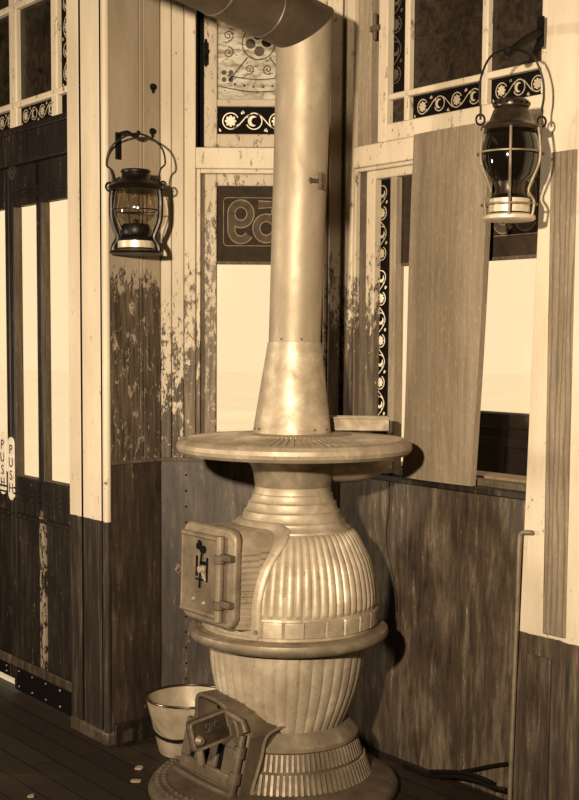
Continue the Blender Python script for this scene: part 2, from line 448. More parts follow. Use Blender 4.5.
m = MB(); m.box(endR[0], endR[0] + .1, -1.8, endR[1] + .05, 0, 3.0); struct(m.build('wall_far_right', M['plaster'], smooth=False), 'plain side wall', 'wall')

WT = .09; ZT = 2.95
# ---- left bay wall
m = MB()
m.wbox(LEFT, -.212, .04, .915, ZT, -.05, -.012)
for s0, s1 in ((-.216, -.0865), (-.0845, -.0715), (-.0695, -.001)):
    m.wbox(LEFT, s0, s1, .915, ZT, -.012, .0)
wl = struct(m.build('wall_left', M['boards'], bevel=.0025), 'peeling vertical boards behind the left lantern', 'wall')
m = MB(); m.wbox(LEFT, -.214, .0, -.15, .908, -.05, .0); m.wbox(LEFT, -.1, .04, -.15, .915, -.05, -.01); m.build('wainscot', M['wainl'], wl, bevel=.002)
m = MB(); m.wbox(LEFT, -.205, -.001, .905, .917, .0, .006); m.build('wainscot_cap', M['darkframe'], wl, bevel=.001)
m = MB(); m.wbox(LEFT, -.2, -.004, .0, .07, .0, .012); struct(m.build('baseboard_left', M['door'], bevel=.003), 'low dark baseboard', 'baseboard')

# ---- back bay wall
m = MB()
m.wbox(BACK, .0, .583, .915, .99, -WT, -.012)
m.wbox(BACK, -.05, .11, .9, ZT, -WT, -.012); m.wbox(BACK, .53, .63, .9, ZT, -WT, -.012)
m.wbox(BACK, .0, .583, 2.7, ZT, -WT, -.012)
for s0, s1 in ((.001, .034), (.036, .074)): m.wbox(BACK, s0, s1, .915, ZT, -.012, 0)
wb = struct(m.build('wall_back', M['boards2'], bevel=.0025), 'bay wall behind the stove', 'wall')
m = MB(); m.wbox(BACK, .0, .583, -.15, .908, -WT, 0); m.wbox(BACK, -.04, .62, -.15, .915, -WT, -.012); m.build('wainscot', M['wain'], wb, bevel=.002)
m = MB(); m.wbox(BACK, .0, .583, .905, .917, 0, .006); m.build('wainscot_cap', M['darkframe'], wb, bevel=.001)
m = MB()
for i in range(14): m.lathe([(.0001, 0), (.0035, .0), (.0025, .003), (.0001, .0035)], 8, c=(0, 0, 0))
# nail heads in the wainscot seam
m = MB()
for i in range(15):
    c = BACK(.082, .86 - i * .052, 0)
    m.lathe([(.004, 0), (.0036, .0015), (.002, .0025), (.00001, .003)], 8, c=(0, 0, 0)) if False else m.tube([c, BACK(.082, .86 - i * .052, .003)], [.004, .0025], 8)
m.build('nail_heads', M['black'], wb); 
m = MB(); m.wbox(BACK, .0, .583, 0, .09, 0, .014); struct(m.build('baseboard_back', M['door'], bevel=.003), 'low dark baseboard behind stove', 'baseboard')
# casings
m = MB(); m.wbox(BACK, .077, .113, .917, ZT, -.012, .012); struct(m.build('trim_1', M['casing'], bevel=.003), 'flaking casing left of the back window', 'trim')
m = MB(); m.wbox(BACK, .113, .535, 1.842, 1.908, -.02, .013); struct(m.build('trim_2', M['rail'], bevel=.003), 'cream rail between the back windows', 'trim')
m = MB(); m.wbox(BACK, .538, .578, .917, ZT, -.012, .016); struct(m.build('trim_3', M['casing2'], bevel=.004), 'corner casing right of stovepipe', 'trim')

# ---- window_1: lower back sash with sign glass
w1 = struct(empty('window_1', BACK(.32, .95, -.03)), 'narrow lower bay window behind the stovepipe with reversed house number', 'window')
m = MB()
m.wbox(BACK, .115, .128, .93, 1.842, -.04, .004); m.wbox(BACK, .522, .535, .93, 1.842, -.04, .004); m.wbox(BACK, .128, .522, 1.828, 1.842, -.04, .004)
m.build('casing_bead', M['casing'], w1, bevel=.003)
m = MB(); m.wbox(BACK, .128, .14, .93, 1.828, -.05, -.014); m.wbox(BACK, .51, .522, .93, 1.828, -.05, -.014); m.build('jamb', M['darkframe'], w1, bevel=.002)
m = MB()
m.wbox(BACK, .14, .179, .93, 1.828, -.045, -.008); m.wbox(BACK, .47, .51, .93, 1.828, -.045, -.008)
m.wbox(BACK, .179, .47, 1.79, 1.828, -.045, -.008); m.wbox(BACK, .179, .47, .93, 1.0, -.045, -.008)
m.build('sash_frame', M['sash'], w1, bevel=.004)
m = MB(); m.wbox(BACK, .179, .47, 1.0, 1.548, -.034, -.03); m.build('glass_pane', M['glass'], w1, smooth=False)
m = MB(); m.wbox(BACK, .179, .47, 1.548, 1.79, -.034, -.03); sg = m.build('sign_glass', M['signglass'], w1, smooth=False)

NINE = circle(0, .33, .20, 0, 360, 30)
def digit_paths(ch):
    if ch == '9':
        return [(circle(0, .68, .24, 0, 360, 30), True), ([(.24, .68), (.24, .4), (.235, .32)] + circle(0, .30, .235, 0, -150, 16), False)]
    if ch == '5':
        return [([(.20, .9), (-.2, .9), (-.21, .52)] + circle(-.0, .34, .25, 138, -150, 24), False)]
def number(W, parent, s_right, z0, hgt, d, digits, wd, pitch):
    """outlined digits painted on the outside of the glass: seen reversed from indoors (s_right = where the first digit sits)"""
    for i, ch in enumerate(digits):
        cx = s_right - i * pitch
        fn = lambda a, b, t: W(cx - a * hgt * .95, z0 + b * hgt, d + t)
        m = MB()
        for k_, (pth, cl) in enumerate(digit_paths(ch)): m.ribbon(pth, .205, lambda a, b, t: fn(a, b, t + .0002 * k_), .0006, cl)
        m.build('numeral', M['signline'], parent, smooth=False)
        m = MB()
        fn2 = lambda a, b, t: W(cx - a * hgt * .95, z0 + b * hgt, d + .0006 + t)
        for k_, (pth, cl) in enumerate(digit_paths(ch)): m.ribbon(pth, .15, lambda a, b, t: fn2(a, b, t + .0003 + .0002 * k_), .0006, cl)
        m.build('numeral_fill', M['signfill'], parent, smooth=False)
number(BACK, sg, .338, 1.612, .135, -.0298, '59', .2, .082)
m = MB(); m.ribbon(rrect(.2, .395, 1.602, 1.755, .012), .0022, lambda a, b, t: BACK(a, b, -.0298 + t), .0006, True); m.build('sign_border', M['signline'], sg, smooth=False)
m = MB(); m.wbox(BACK, .179, .47, 1.542, 1.552, -.04, -.026); m.build('sign_edge', M['darkframe'], w1, bevel=.001)

# ---- window_2: upper back transom, etched glass over scrollwork border
w2 = struct(empty('window_2', BACK(.32, 1.91, -.03)), 'etched transom window with scroll border behind stovepipe elbow', 'window')
m = MB(); m.wbox(BACK, .113, .535, 1.908, 1.914, -WT, -.03); m.wbox(BACK, .113, .118, 1.908, 2.7, -WT, -.02); m.wbox(BACK, .113, .145, 1.908, 2.7, -WT, -.062); m.build('jamb', M['void'], w2)  # black fill paints the shade in the gap beside the sash
m = MB()
m.wbox(BACK, .137, .179, 1.914, 2.7, -.06, -.022); m.wbox(BACK, .49, .53, 1.914, 2.7, -.06, -.022); m.wbox(BACK, .179, .49, 1.914, 1.956, -.06, -.022); m.wbox(BACK, .179, .49, 2.66, 2.7, -.06, -.022)
m.build('sash_frame', M['sash'], w2, bevel=.004)
m = MB(); m.wbox(BACK, .179, .49, 2.043, 2.066, -.055, -.026); m.build('muntin', M['sash'], w2, bevel=.003)
m = MB(); m.wbox(BACK, .179, .49, 1.956, 2.043, -.05, -.045); bp = m.build('border_pane', M['blackglass'], w2, smooth=False)
m = MB(); scroll(m, .3, .075, sub(lambda a, b, t: BACK(a, b, -.0448 + t), .184, 1.962)); m.build('scrollwork', M['scroll'], bp, smooth=False)
m = MB(); m.wbox(BACK, .179, .49, 2.066, 2.66, -.05, -.045); ep = m.build('etched_pane', M['etched'], w2, smooth=False)
m = MB(); fe = lambda a, b, t: BACK(a, b, -.0448 + t)
lw = .0035
cx, cz = .31, 2.245
m.ribbon(circle(cx, cz, .052, 0, 360, 40), lw, fe, closed=True)
for q in range(4):
    m.ext(circle(cx + .026 * math.cos(q * PI / 2 + .1), cz + .026 * math.sin(q * PI / 2 + .1), .016, 0, 345, 20), fe, .0008)
for sx in (-1, 1):
    m.ribbon(spiral(cx + sx * .03, 2.163, .001, .017, 90, sx * 1.6), lw, fe)
    m.ribbon([(cx + sx * (.035 + .005 * i), cz - .045 - .0062 * i) for i in range(13)], lw * 1.2, fe)
    m.ribbon([(cx + sx * (.035 + .005 * i), cz + .045 + .0062 * i) for i in range(13)], lw * 1.2, fe)
m.ribbon([(cx - .1 + .2 * i / 20, 2.135 - .012 * math.sin(PI * i / 20) + .008) for i in range(21)], lw, fe)
m.ribbon([(cx - .12 + .24 * i / 20, 2.098 - .016 * math.sin(PI * i / 20) + .01) for i in range(21)], lw, fe)
for i in range(6): m.ext(circle(cx - .075 + .03 * i, 2.118 - .01 * math.sin(PI * (i + .5) / 6), .0042, 0, 330, 10), fe, .0008)
for zc in (2.215, 2.268):
    m.ribbon(spiral(.213, zc, .001, .018, 200 if zc < 2.24 else 160, 1.7 if zc < 2.24 else -1.7), lw, fe)
for a, b in ((.2, 2.13), (.222, 2.13), (.2, 2.152), (.222, 2.152)): m.ext(circle(a, b, .008, 0, 330, 12), fe, .0008)
for i in range(60):
    a = random.uniform(.185, .40); b = random.uniform(2.08, 2.33)
    m.ribbon([(a, b), (a + random.uniform(.006, .016), b + random.uniform(-.004, .004))], .002, fe)
m.build('scrollwork', M['etchline'], ep, smooth=False)
m = MB(); m.wbox(BACK, .138, .152, 2.17, 2.24, -.022, -.014); m.tube([BACK(.145, 2.185, -.014), BACK(.145, 2.2, .004), BACK(.15, 2.215, .006)], .005, 8); m.tube([BACK(.143, 2.165, -.016), BACK(.143, 2.25, -.016)], .0045, 8)
m.build('latch', M['black'], w2, bevel=.002)

# ---- right bay wall
m = MB()
m.wbox(RIGHT, .0, .87, .86, .885, -WT, -.012)
m.wbox(RIGHT, -.04, .07, .86, ZT, -WT, -.012); m.wbox(RIGHT, .86, 3.0, -.15, ZT, -WT, -.012); m.wbox(RIGHT, .0, .87, 2.72, ZT, -WT, -.012)
m.wbox(RIGHT, .0, .026, .885, ZT, -.012, -.002)
wr = struct(m.build('wall_right', M['casing'], bevel=.0025), 'bay wall with the boarded window', 'wall')
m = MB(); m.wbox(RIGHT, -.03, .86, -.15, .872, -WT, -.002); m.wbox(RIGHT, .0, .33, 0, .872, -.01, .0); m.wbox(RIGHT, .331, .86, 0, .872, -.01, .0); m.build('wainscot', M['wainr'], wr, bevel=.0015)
m = MB(); m.wbox(RIGHT, .026, .062, .872, ZT, -.012, .012); struct(m.build('trim_4', M['casing2'], bevel=.003), 'flaking casing left of the right window', 'trim')
m = MB(); m.wbox(RIGHT, .062, .85, 1.838, 1.905, -.02, .014); struct(m.build('trim_5', M['rail'], bevel=.004), 'cream rail under the right transom', 'trim')
m = MB(); m.wbox(RIGHT, .062, .85, .866, .886, -.06, .016); struct(m.build('trim_6', M['door'], bevel=.003), 'dark sill below the right window', 'trim')

# ---- window_3: lower right window
w3 = struct(empty('window_3', RIGHT(.45, .89, -.03)), 'lower right bay window with scroll strip and boarded middle', 'window')
m = MB(); m.wbox(RIGHT, .064, .072, .886, 1.838, -.05, .006); m.wbox(RIGHT, .072, .84, 1.826, 1.838, -.05, .006); m.build('casing_bead', M['casing2'], w3, bevel=.003)
m = MB(); m.wbox(RIGHT, .072, .118, .886, 1.826, -.05, -.01); m.wbox(RIGHT, .835, .86, .886, 1.826, -.05, -.01); m.build('jamb', M['darkframe'], w3, bevel=.003)
m = MB()
fx3 = [RIGHT.at(x, 300, d)[0] for x, d in ((365, -.002), (373.5, -.002), (388.5, -.006), (394.5, -.006))]
m.wbox(RIGHT, fx3[0], fx3[1], .886, 1.826, -.045, -.002); m.wbox(RIGHT, fx3[1], .835, 1.798, 1.826, -.045, -.002)
m.build('sash_frame', M['casing2'], w3, bevel=.004)
m = MB(); m.wbox(RIGHT, .163, .835, .886, .905, -.045, -.004); m.build('bottom_rail', M['darkframe'], w3, bevel=.003)
m = MB(); m.wbox(RIGHT, fx3[2], fx3[3], .9, 1.8, -.045, -.006); m.wbox(RIGHT, .42, .45, .9, 1.8, -.045, -.006); m.build('muntin', M['stile'], w3, bevel=.004)
m = MB(); m.wbox(RIGHT, .13, fx3[2] + .004, .905, 1.8, -.032, -.028); sp = m.build('border_pane', M['blackglass'], w3, smooth=False)
for zz0, zz1, mt in ((1.005, 1.53, 'scroll'), (1.54, 1.79, 'scrolld')):  # backlight painted on the lower run, dimmer colour above
    m = MB(); scroll(m, zz1 - zz0, RIGHT.at(388.5, 300, -.028)[0] - RIGHT.at(375.5, 300, -.028)[0], sub(lambda a, b, t: RIGHT(a, b, -.0278 + t), RIGHT.at(374.5, 300, -.028)[0], zz0), vertical=True); m.build('scrollwork', M[mt], sp, smooth=False)
for s0, s1 in ((fx3[3] - .004, .42), (.45, .835)):
    m = MB(); m.wbox(RIGHT, s0, s1, .905, 1.535, -.034, -.03); m.build('glass_pane', M['glass'], w3, smooth=False)
    m = MB(); m.wbox(RIGHT, s0, s1, 1.535, 1.8, -.034, -.03); sgr = m.build('sign_glass', M['signglass'], w3, smooth=False)
number(RIGHT, sgr, .76, 1.605, .135, -.0298, '59', .2, .085)
m = MB(); m.ribbon(rrect(.63, .81, 1.596, 1.75, .012), .0022, lambda a, b, t: RIGHT(a, b, -.0298 + t), .0006, True); m.build('sign_border', M['signline'], sgr, smooth=False)
m = MB(); m.wbox(RIGHT, .253, .835, 1.528, 1.538, -.04, -.026); m.build('sign_edge', M['darkframe'], w3, bevel=.001)
m = MB(); m.wbox(RIGHT, .06, .9, .86, .905, -.19, -WT + .001); m.build('outer_sill', M['stile'], w3, bevel=.003)

# ---- window_4: right transom
w4 = struct(empty('window_4', RIGHT(.5, 1.91, -.03)), 'right transom window with scroll bordered dark panes', 'window')
m = MB(); fx4 = [RIGHT.at(x, 70, d)[0] for x, d in ((371, -.004), (378, .002), (387, .002), (404, -.005), (409, -.005), (481, -.005), (487, -.005), (387, -.024), (404, -.024))]
m.wbox(RIGHT, .064, fx4[0], 1.905, 2.72, -.05, -.004); m.build('jamb', M['stile'], w4, bevel=.003)
m = MB(); m.wbox(RIGHT, fx4[0], fx4[1] + .01, 1.905, 2.72, -.08, -.04); m.build('jamb_gap_shade', M['void'], w4)  # black strip painting the shade of the gap
m = MB()
m.wbox(RIGHT, fx4[1], fx4[2], 1.907, 2.72, -.045, .002); m.wbox(RIGHT, fx4[2], .85, 1.907, 1.96, -.045, .002); m.wbox(RIGHT, .83, .85, 1.96, 2.72, -.045, .002); m.wbox(RIGHT, .206, .83, 2.69, 2.72, -.045, .002)
m.build('sash_frame', M['rail'], w4, bevel=.004)
m = MB(); m.wbox(RIGHT, fx4[2], .84, 2.031, 2.05, -.04, -.004); m.build('muntin', M['rail'], w4, bevel=.004)
for s0, s1 in ((fx4[3], fx4[4]), (fx4[5], fx4[6])):
    m = MB(); m.wbox(RIGHT, s0, s1, 1.96, 2.69, -.04, -.005); m.build('muntin', M['rail'], w4, bevel=.004)
spans = ((fx4[2] - .004, fx4[3] + .004), (fx4[4] - .004, fx4[5] + .004), (fx4[6] - .004, .84))
for i, (s0, s1) in enumerate(spans):
    m = MB(); m.wbox(RIGHT, s0, s1, 1.96, 2.031, -.028, -.024); p_ = m.build('border_pane', M['dglass2'] if i == 0 else M['blackglass'], w4, smooth=False)
    if i:
        m = MB(); scroll(m, s1 - s0 - .02, .062, sub(lambda a, b, t: RIGHT(a, b, -.0238 + t), s0 + .01, 1.9645)); m.build('scrollwork', M['scrolld'], p_, smooth=False)
    m = MB(); m.wbox(RIGHT, s0, s1, 2.05, 2.69, -.028, -.024); p_ = m.build('figured_pane', M['dglass2'] if i else M['blackglass'], w4, smooth=False)
    if i == 0:
        m = MB(); scroll(m, .6, fx4[8] - fx4[7] - .006, sub(lambda a, b, t: RIGHT(a, b, -.0238 + t), fx4[7] + .003, 2.07), vertical=True); m.build('scrollwork', M['etchline'], p_, smooth=False)
m = MB(); m.tube([RIGHT(.15, 2.22, .002), RIGHT(.15, 2.3, .002)], .007, 8); m.wbox(RIGHT, .135, .175, 2.245, 2.262, -.01, .012); m.build('latch', M['darkframe'], w4, bevel=.002)

# ---- right post (casing at the near end of the bay)
m = MB()
q = lambda s, z, d: RIGHT(s, z, d)
def rpost(z0, z1, sL0, sL1, s1, d0, d1):
    m.hexa([q(sL0, z0, d0), q(s1, z0, d0), q(s1, z0, d1), q(sL0, z0, d1), q(sL1, z1, d0), q(s1, z1, d0), q(s1, z1, d1), q(sL1, z1, d1)])
pe0 = RIGHT.at(519, 640, .032); pe1 = RIGHT.at(547.5, 10, .032); pk = (pe1[0] - pe0[0]) / (pe1[1] - pe0[1]); pe = lambda z: pe0[0] + (z - pe0[1]) * pk
rpost(0, ZT, pe(0), pe(ZT), pe(ZT) + .004, -.012, .032)
rpost(0, ZT, pe(0) + .001, pe(ZT) + .001, .985, -.012, .03)
rpost(0, ZT, .985, .985, 1.14, -.012, .036)
rp = struct(m.build('trim_7', M['postr'], bevel=.004), 'cream and brown post at the right edge', 'trim')
m = MB(); ib = [RIGHT.at(*p_, .034)[0] for p_ in ((544, 600), (567.5, 600), (550.5, 200), (577, 200))]; zi = RIGHT.at(563, 151, .034)[1]
m.hexa([RIGHT(ib[0], .515, .028), RIGHT(ib[1], .515, .028), RIGHT(ib[1], .515, .038), RIGHT(ib[0], .515, .038), RIGHT(ib[2], zi, .028), RIGHT(ib[3], zi, .028), RIGHT(ib[3], zi, .038), RIGHT(ib[2], zi, .038)]); m.build('inset_board', M['grain'], rp, bevel=.003)
m = MB(); m.wbox(RIGHT, .86, .945, .02, .45, .028, .036); m.build('lower_panel', M['wain'], rp, bevel=.003)

# ---- left post and door wall
m = MB()
m.wbox(POST, -.248, -.168, 0, ZT, -.12, 0); m.wbox(POST, -.166, -.158, 0, ZT, -.12, -.004); m.wbox(POST, -.156, -.035, 0, ZT, -.12, .0); m.wbox(POST, -.033, -.02, 0, ZT, -.12, -.004)
m.tube([POST(-.009, 0, -.008), POST(-.009, ZT, -.008)], .0115, 14)
lp = struct(m.build('trim_8', M['post'], bevel=.003), 'cream over dark painted post beside the doors', 'trim')
m = MB(); m.wbox(POST, -.1685, -.1655, .05, ZT, -.02, -.0012); m.wbox(POST, -.1585, -.1555, .05, ZT, -.02, -.0012); m.wbox(POST, -.0355, -.0325, .05, ZT, -.02, -.0012); m.build('groove_shade', M['void'], lp, smooth=False)  # black strips paint the shade into the board grooves
m = MB(); m.wbox(POST, -.25, .004, .0, .05, -.1, .006); m.build('plinth', M['wain'], lp, bevel=.01)

DD = -.05     # face of the doors behind the post face
ad = lambda px, py: POST.at(px, py, DD)
# door head and transom
m = MB(); m.wbox(POST, -1.6, -.25, 1.905, 2.025, -.12, -.03); m.wbox(POST, -1.6, -.25, 2.01, 2.03, -.12, -.02); struct(m.build('trim_9', M['door'], bevel=.004), 'dark head rail above the doors', 'trim')
m = MB(); m.wbox(POST, -far, -1.55, 0, ZT, -.12, -.02); m.wbox(POST, -1.6, -.25, 2.75, ZT, -.12, -.02); struct(m.build('wall_door', M['plaster'], smooth=False), 'wall beyond the doors', 'wall')
w5 = struct(empty('window_5', POST(-.8, 2.03, -.06)), 'leaded transom above the doors with scroll border', 'window')
m = MB(); m.wbox(POST, -1.55, -.25, 2.03, 2.042, -.1, -.05); m.wbox(POST, -.30, -.25, 2.03, 2.75, -.1, -.06); m.build('sash_frame', M['door'], w5)
zb = ad(40, 97)[1]; zt_ = ad(15, 6)[1]
mun = [(ad(8.5, 80)[0], ad(15.5, 80)[0]), (ad(50, 60)[0], ad(56, 60)[0])]
mun.append((mun[0][0] - (mun[1][0] - mun[0][0]), mun[0][1] - (mun[1][0] - mun[0][0])))
for z_ in (zb, zt_):
    m = MB(); m.wbox(POST, -1.55, -.27, z_ - .01, z_ + .012, -.08, DD); m.build('muntin', M['rail'], w5, bevel=.005)
for a_, b_ in mun:
    m = MB(); m.wbox(POST, a_, b_, 2.04, 2.75, -.08, DD - .002); m.build('muntin', M['rail'], w5, bevel=.005)
m = MB(); m.wbox(POST, -1.55, -.27, 2.03, zb, -.075, -.071); p_ = m.build('border_pane', M['blackglass'], w5, smooth=False)
m = MB()
edges = sorted([mun[2][1], mun[0][0]]), sorted([mun[0][1], mun[1][0]])
for a_, b_ in edges: scroll(m, b_ - a_ - .01, zb - 2.055, sub(lambda a, b, t: POST(a, b, -.0708 + t), a_ + .005, 2.045))
m.build('scrollwork', M['scrolld'], p_, smooth=False)
m = MB(); m.wbox(POST, -1.55, mun[1][0], zb, 2.75, -.075, -.071); m.build('figured_pane', M['dglass'], w5, smooth=False)
m = MB(); m.wbox(POST, mun[1][1], -.27, zb, 2.75, -.075, -.071); p_ = m.build('border_strip', M['blackglass'], w5, smooth=False)
m = MB(); scroll(m, .6, .07, sub(lambda a, b, t: POST(a, b, -.0708 + t), mun[1][1] + .004, zb + .02), vertical=True); m.build('scrollwork', M['scrolld'], p_, smooth=False)

# ---- doors
def leaf(nm, s0, s1, panes, z0, label):
    dr = struct(empty(nm, POST((s0 + s1) / 2, 0, DD - .02)), label, 'door')
    zg0, zg1 = .80, 1.765; ztop = 1.905
    d0, d1 = DD - .035, DD
    m = MB()
    m.wbox(POST, s0, panes[0][0], z0, ztop, d0, d1); m.wbox(POST, panes[-1][1], s1, z0, ztop, d0, d1)
    m.wbox(POST, panes[0][1], panes[1][0], .7, ztop, d0, d1)
    a, b = panes[0][0], panes[-1][1]
    m.wbox(POST, a, b, zg1, ztop, d0, d1); m.wbox(POST, a, b, .67, zg0, d0, d1); m.wbox(POST, a, b, z0, .12, d0, d1)
    m.build('frame', M['door'], dr, bevel=.004)
    m = MB(); m.wbox(POST, panes[0][1], panes[1][0], .12, .7, d0, d1); m.build('lower_muntin', M['doorworn'], dr, bevel=.004)
    m = MB()
    for (p0, p1) in panes: m.wbox(POST, p0, p1, .12, .67, d0 + .012, d1 - .012)
    m.build('lower_panel', M['door'], dr, bevel=.003)
    m = MB()
    for k in range(3): m.wbox(POST, a - .01, b + .01, .715 + k * .02, .722 + k * .02, d1, d1 + .006)
    for k in range(3): m.wbox(POST, a - .01, b + .01, 1.79 + k * .012, 1.796 + k * .012, d1, d1 + .006)
    m.wbox(POST, a - .02, b + .02, .655, .668, d1, d1 + .008); m.build('moulding', M['door'], dr, bevel=.002)
    m = MB()
    for (p0, p1) in panes: m.wbox(POST, p0 - .001, p1 + .001, zg0, zg1, DD - .026, DD - .022)
    m.build('glass_pane', M['glass'], dr, smooth=False)
    m = MB()
    for (p0, p1) in panes:
        m.wbox(POST, p0, p0 + .004, zg0, zg1, d0, DD - .004); m.wbox(POST, p0, p1, zg0, zg0 + .006, d0 + .005, DD - .012)
    m.build('glazing_bead', M['darkframe'], dr, bevel=.002)
    m = MB(); m.wbox(POST, s0 + .03, s1 - .03, z0 + .004, .1, d1, d1 + .004); kp = m.build('kick_plate', M['black'], dr, bevel=.002)
    m = MB()
    for k in range(5):
        for zz in (z0 + .02, .085):
            sx = s0 + .05 + (s1 - s0 - .1) * k / 4; m.tube([POST(sx, zz, d1 + .003), POST(sx, zz, d1 + .007)], [.005, .003], 8)
    m.build('screws', M['ironm'], kp)
    m = MB(); m.wbox(POST, a - .03, b + .03, .1, .135, d1, d1 + .012); m.build('bottom_ledge', M['wain'], dr, bevel=.004)
    return dr
g1 = (ad(14, 340)[0], ad(37, 340)[0]); g2 = (ad(41.5, 340)[0], ad(68.5, 340)[0])
sm = ad(11.5, 470)[0]
door1 = leaf('door_1', sm + .003, -.262, [g1, g2], .008, 'dark glazed swing door leaf nearest the cream post')
wdt = -.262 - sm
door2 = leaf('door_2', sm - wdt, sm - .003, [(2 * sm - g2[1], 2 * sm - g2[0]), (2 * sm - g1[1], 2 * sm - g1[0])], .045, 'dark glazed swing door leaf at the left edge')
m = MB()
for cc in ((.0, 0),):
    c = ad(13, 172); m.ribbon(circle(c[0], c[1], .022, 0, 360, 24), .012, lambda a, b, t: POST(a, b, DD + t), .004, True); m.ext(circle(c[0], c[1], .01, 0, 340, 12), lambda a, b, t: POST(a, b, DD + t), .004)
m.build('rosette', M['wain'], door1)
for dr, px, y0, y1 in ((door1, 12, 437, 500), (door2, 3.6, 432, 494)):
    c = ad(px, (y0 + y1) / 2); zt2 = ad(px, y0)[1]; zb2 = ad(px, y1)[1]; hw = .026
    m = MB(); m.ext(rrect(c[0] - hw, c[0] + hw, zb2, zt2, .024), lambda a, b, t: POST(a, b, DD + t), .004)
    pp = m.build('push_plate', M['white'], dr, bevel=.001); pp['label'] = 'white enamel plate lettered PUSH'
    zc = (zt2 + zb2) / 2
    for k, ch in enumerate('PUSH'):
        zk = zt2 - .047 - k * (zt2 - zb2 - .09) / 3
        text_obj(ch, .05, M['ink'], 'letter', pp, lambda a, b, t: POST(c[0] + a, zk + b, DD + .004 + t), .001, squash=1.05)

# ---- outdoors
m = MB(); m.add([(-40, -30, -.2), (40, -30, -.2), (40, 60, -.2), (-40, 60, -.2)], [(0, 1, 2, 3)])
struct(m.build('ground', M['ground'], smooth=False), 'pale bright ground outside', 'ground')
db = -.42
ztb = RIGHT.at(505, 413, db)[1]
bench = tag(empty('bench', RIGHT(.55, -.2, db)), 'dark panelled wooden bench back seen outside through the right window', 'bench')
m = MB(); m.wbox(RIGHT, .0, 1.05, .2, ztb - .05, db - .03, db); m.build('back_panel', M['bench'], bench, bevel=.003)
m = MB(); m.wbox(RIGHT, -.02, 1.07, ztb - .05, ztb, db - .05, db + .012); m.build('top_rail', M['bench'], bench, bevel=.006)
m = MB()
for s0, s1 in ((.02, .5), (.56, 1.03)): 
    for b in ((s0, s0 + .03, .3, ztb - .08), (s1 - .03, s1, .3, ztb - .08)): m.wbox(RIGHT, b[0], b[1], b[2], b[3], db, db + .01)
    m.wbox(RIGHT, s0 + .03, s1 - .03, ztb - .11, ztb - .08, db, db + .01)
m.build('panel_moulding', M['bench'], bench, bevel=.003)
m = MB(); m.wbox(RIGHT, .0, 1.05, .2, .25, db - .5, db - .03); m.build('seat', M['bench'], bench, bevel=.006)
for s_ in (.0, .99):
    for dd in (db - .03, db - .5): 
        m = MB(); m.wbox(RIGHT, s_, s_ + .06, -.2, .2, dd - .0, dd + .05); m.build('leg', M['bench'], bench, bevel=.004)

# ================================================================== POT-BELLY STOVE
CX, CY = 0.0, 3.70
SH, ZS = .024, .45          # slight lean of the whole casting
def LZ(m_, prof, n, disp=None, closed=False): return m_.lathe(prof, n, c=(CX, CY, 0), disp=disp, closed=closed, shear=SH, zs=ZS)
def SF(s, r, z):            # frame of the doors: s along the face, r outward
    return (CX + RIGHT.u[0] * s + RIGHT.n[0] * r + SH * (z - ZS), CY + RIGHT.u[1] * s + RIGHT.n[1] * r, z)
stove = tag(empty('pot_belly_stove', (CX, CY, 0)), 'silvery cast iron pot-belly stove in the corner bay, ribbed belly and round top plate', 'stove')
# base flange with apron
m = MB(); ax, ay = RIGHT.n[0] * .055, RIGHT.n[1] * .055
def frad(a):      # round base joined with the apron lobe under the ash door
    ox, oy, rr = ax - .014, ay, .343
    b = ox * math.cos(a) + oy * math.sin(a)
    k_ = min(1, max(0, (math.cos(a - math.atan2(oy, ox)) - .12) / .45)); k_ = k_ * k_ * (3 - 2 * k_)
    return .324 + k_ * max(0, b + math.sqrt(rr * rr - (ox * ox + oy * oy - b * b)) - .324)
def fl(r, z, a): return (r * frad(a) / .345, z)
m.lathe([(.10, .0), (.33, .0), (.344, .008), (.345, .02), (.338, .034), (.318, .045), (.295, .05), (.27, .06), (.10, .062)], 144, c=(CX, CY, 0), disp=fl)
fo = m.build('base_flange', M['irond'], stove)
m = MB()    # relief on the apron
for k in range(46):
    a = rad(150 + 110 * (k % 23) / 22 + (3 if k > 22 else 0)); rr = .318 if k < 23 else .298; zz = .043 if k < 23 else .048
    c = (CX + ax - .012 + rr * math.cos(a), CY + ay + rr * math.sin(a))
    m.lathe([(.008, -.004), (.0075, .003), (.004, .006), (.00001, .0065)], 10, c=(c[0], c[1], zz))
m.build('relief', M['irond'], fo)
# skirt with two rows of fins
m = MB(); NF = 92
def fins(r, z, a):
    t = (a * NF / (2 * PI)) % 1.0
    return (r + (.008 if .22 < t < .78 else 0), z)
def fins2(r, z, a):
    t = (a * NF / (2 * PI) + .5) % 1.0
    return (r + (.008 if .22 < t < .78 else 0), z)
LZ(m, [(.15, .03), (.262, .035), (.264, .05), (.252, .056), (.246, .062), (.226, .112), (.220, .117), (.204, .163), (.2, .166), (.15, .166)], 96)
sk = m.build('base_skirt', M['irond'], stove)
m = MB()
for row, (za, ra, zb_, rb) in enumerate(((.06, .2475, .112, .2265), (.118, .2195, .162, .2035))):
    for k in range(NF):
        a = 2 * PI * (k + .5 * row) / NF; da = 2 * PI / NF * .27
        vs = []
        for z_, r_ in ((za, ra), (zb_, rb)):
            for aa, rr in ((a - da, r_ - .002), (a + da, r_ - .002), (a + da * .8, r_ + .007), (a - da * .8, r_ + .007)):
                vs.append((CX + rr * math.cos(aa) + SH * (z_ - ZS), CY + rr * math.sin(aa), z_))
        m.hexa(vs)
m.build('fin_band', M['ironm'], sk, smooth=False)
m = MB()
LZ(m, [(.1, .155), (.204, .16), (.212, .167), (.212, .178), (.204, .187), (.19, .205), (.182, .214), (.172, .21), (.16, .195), (.1, .19)], 96)
m.build('base_cap', M['ironm'], stove)
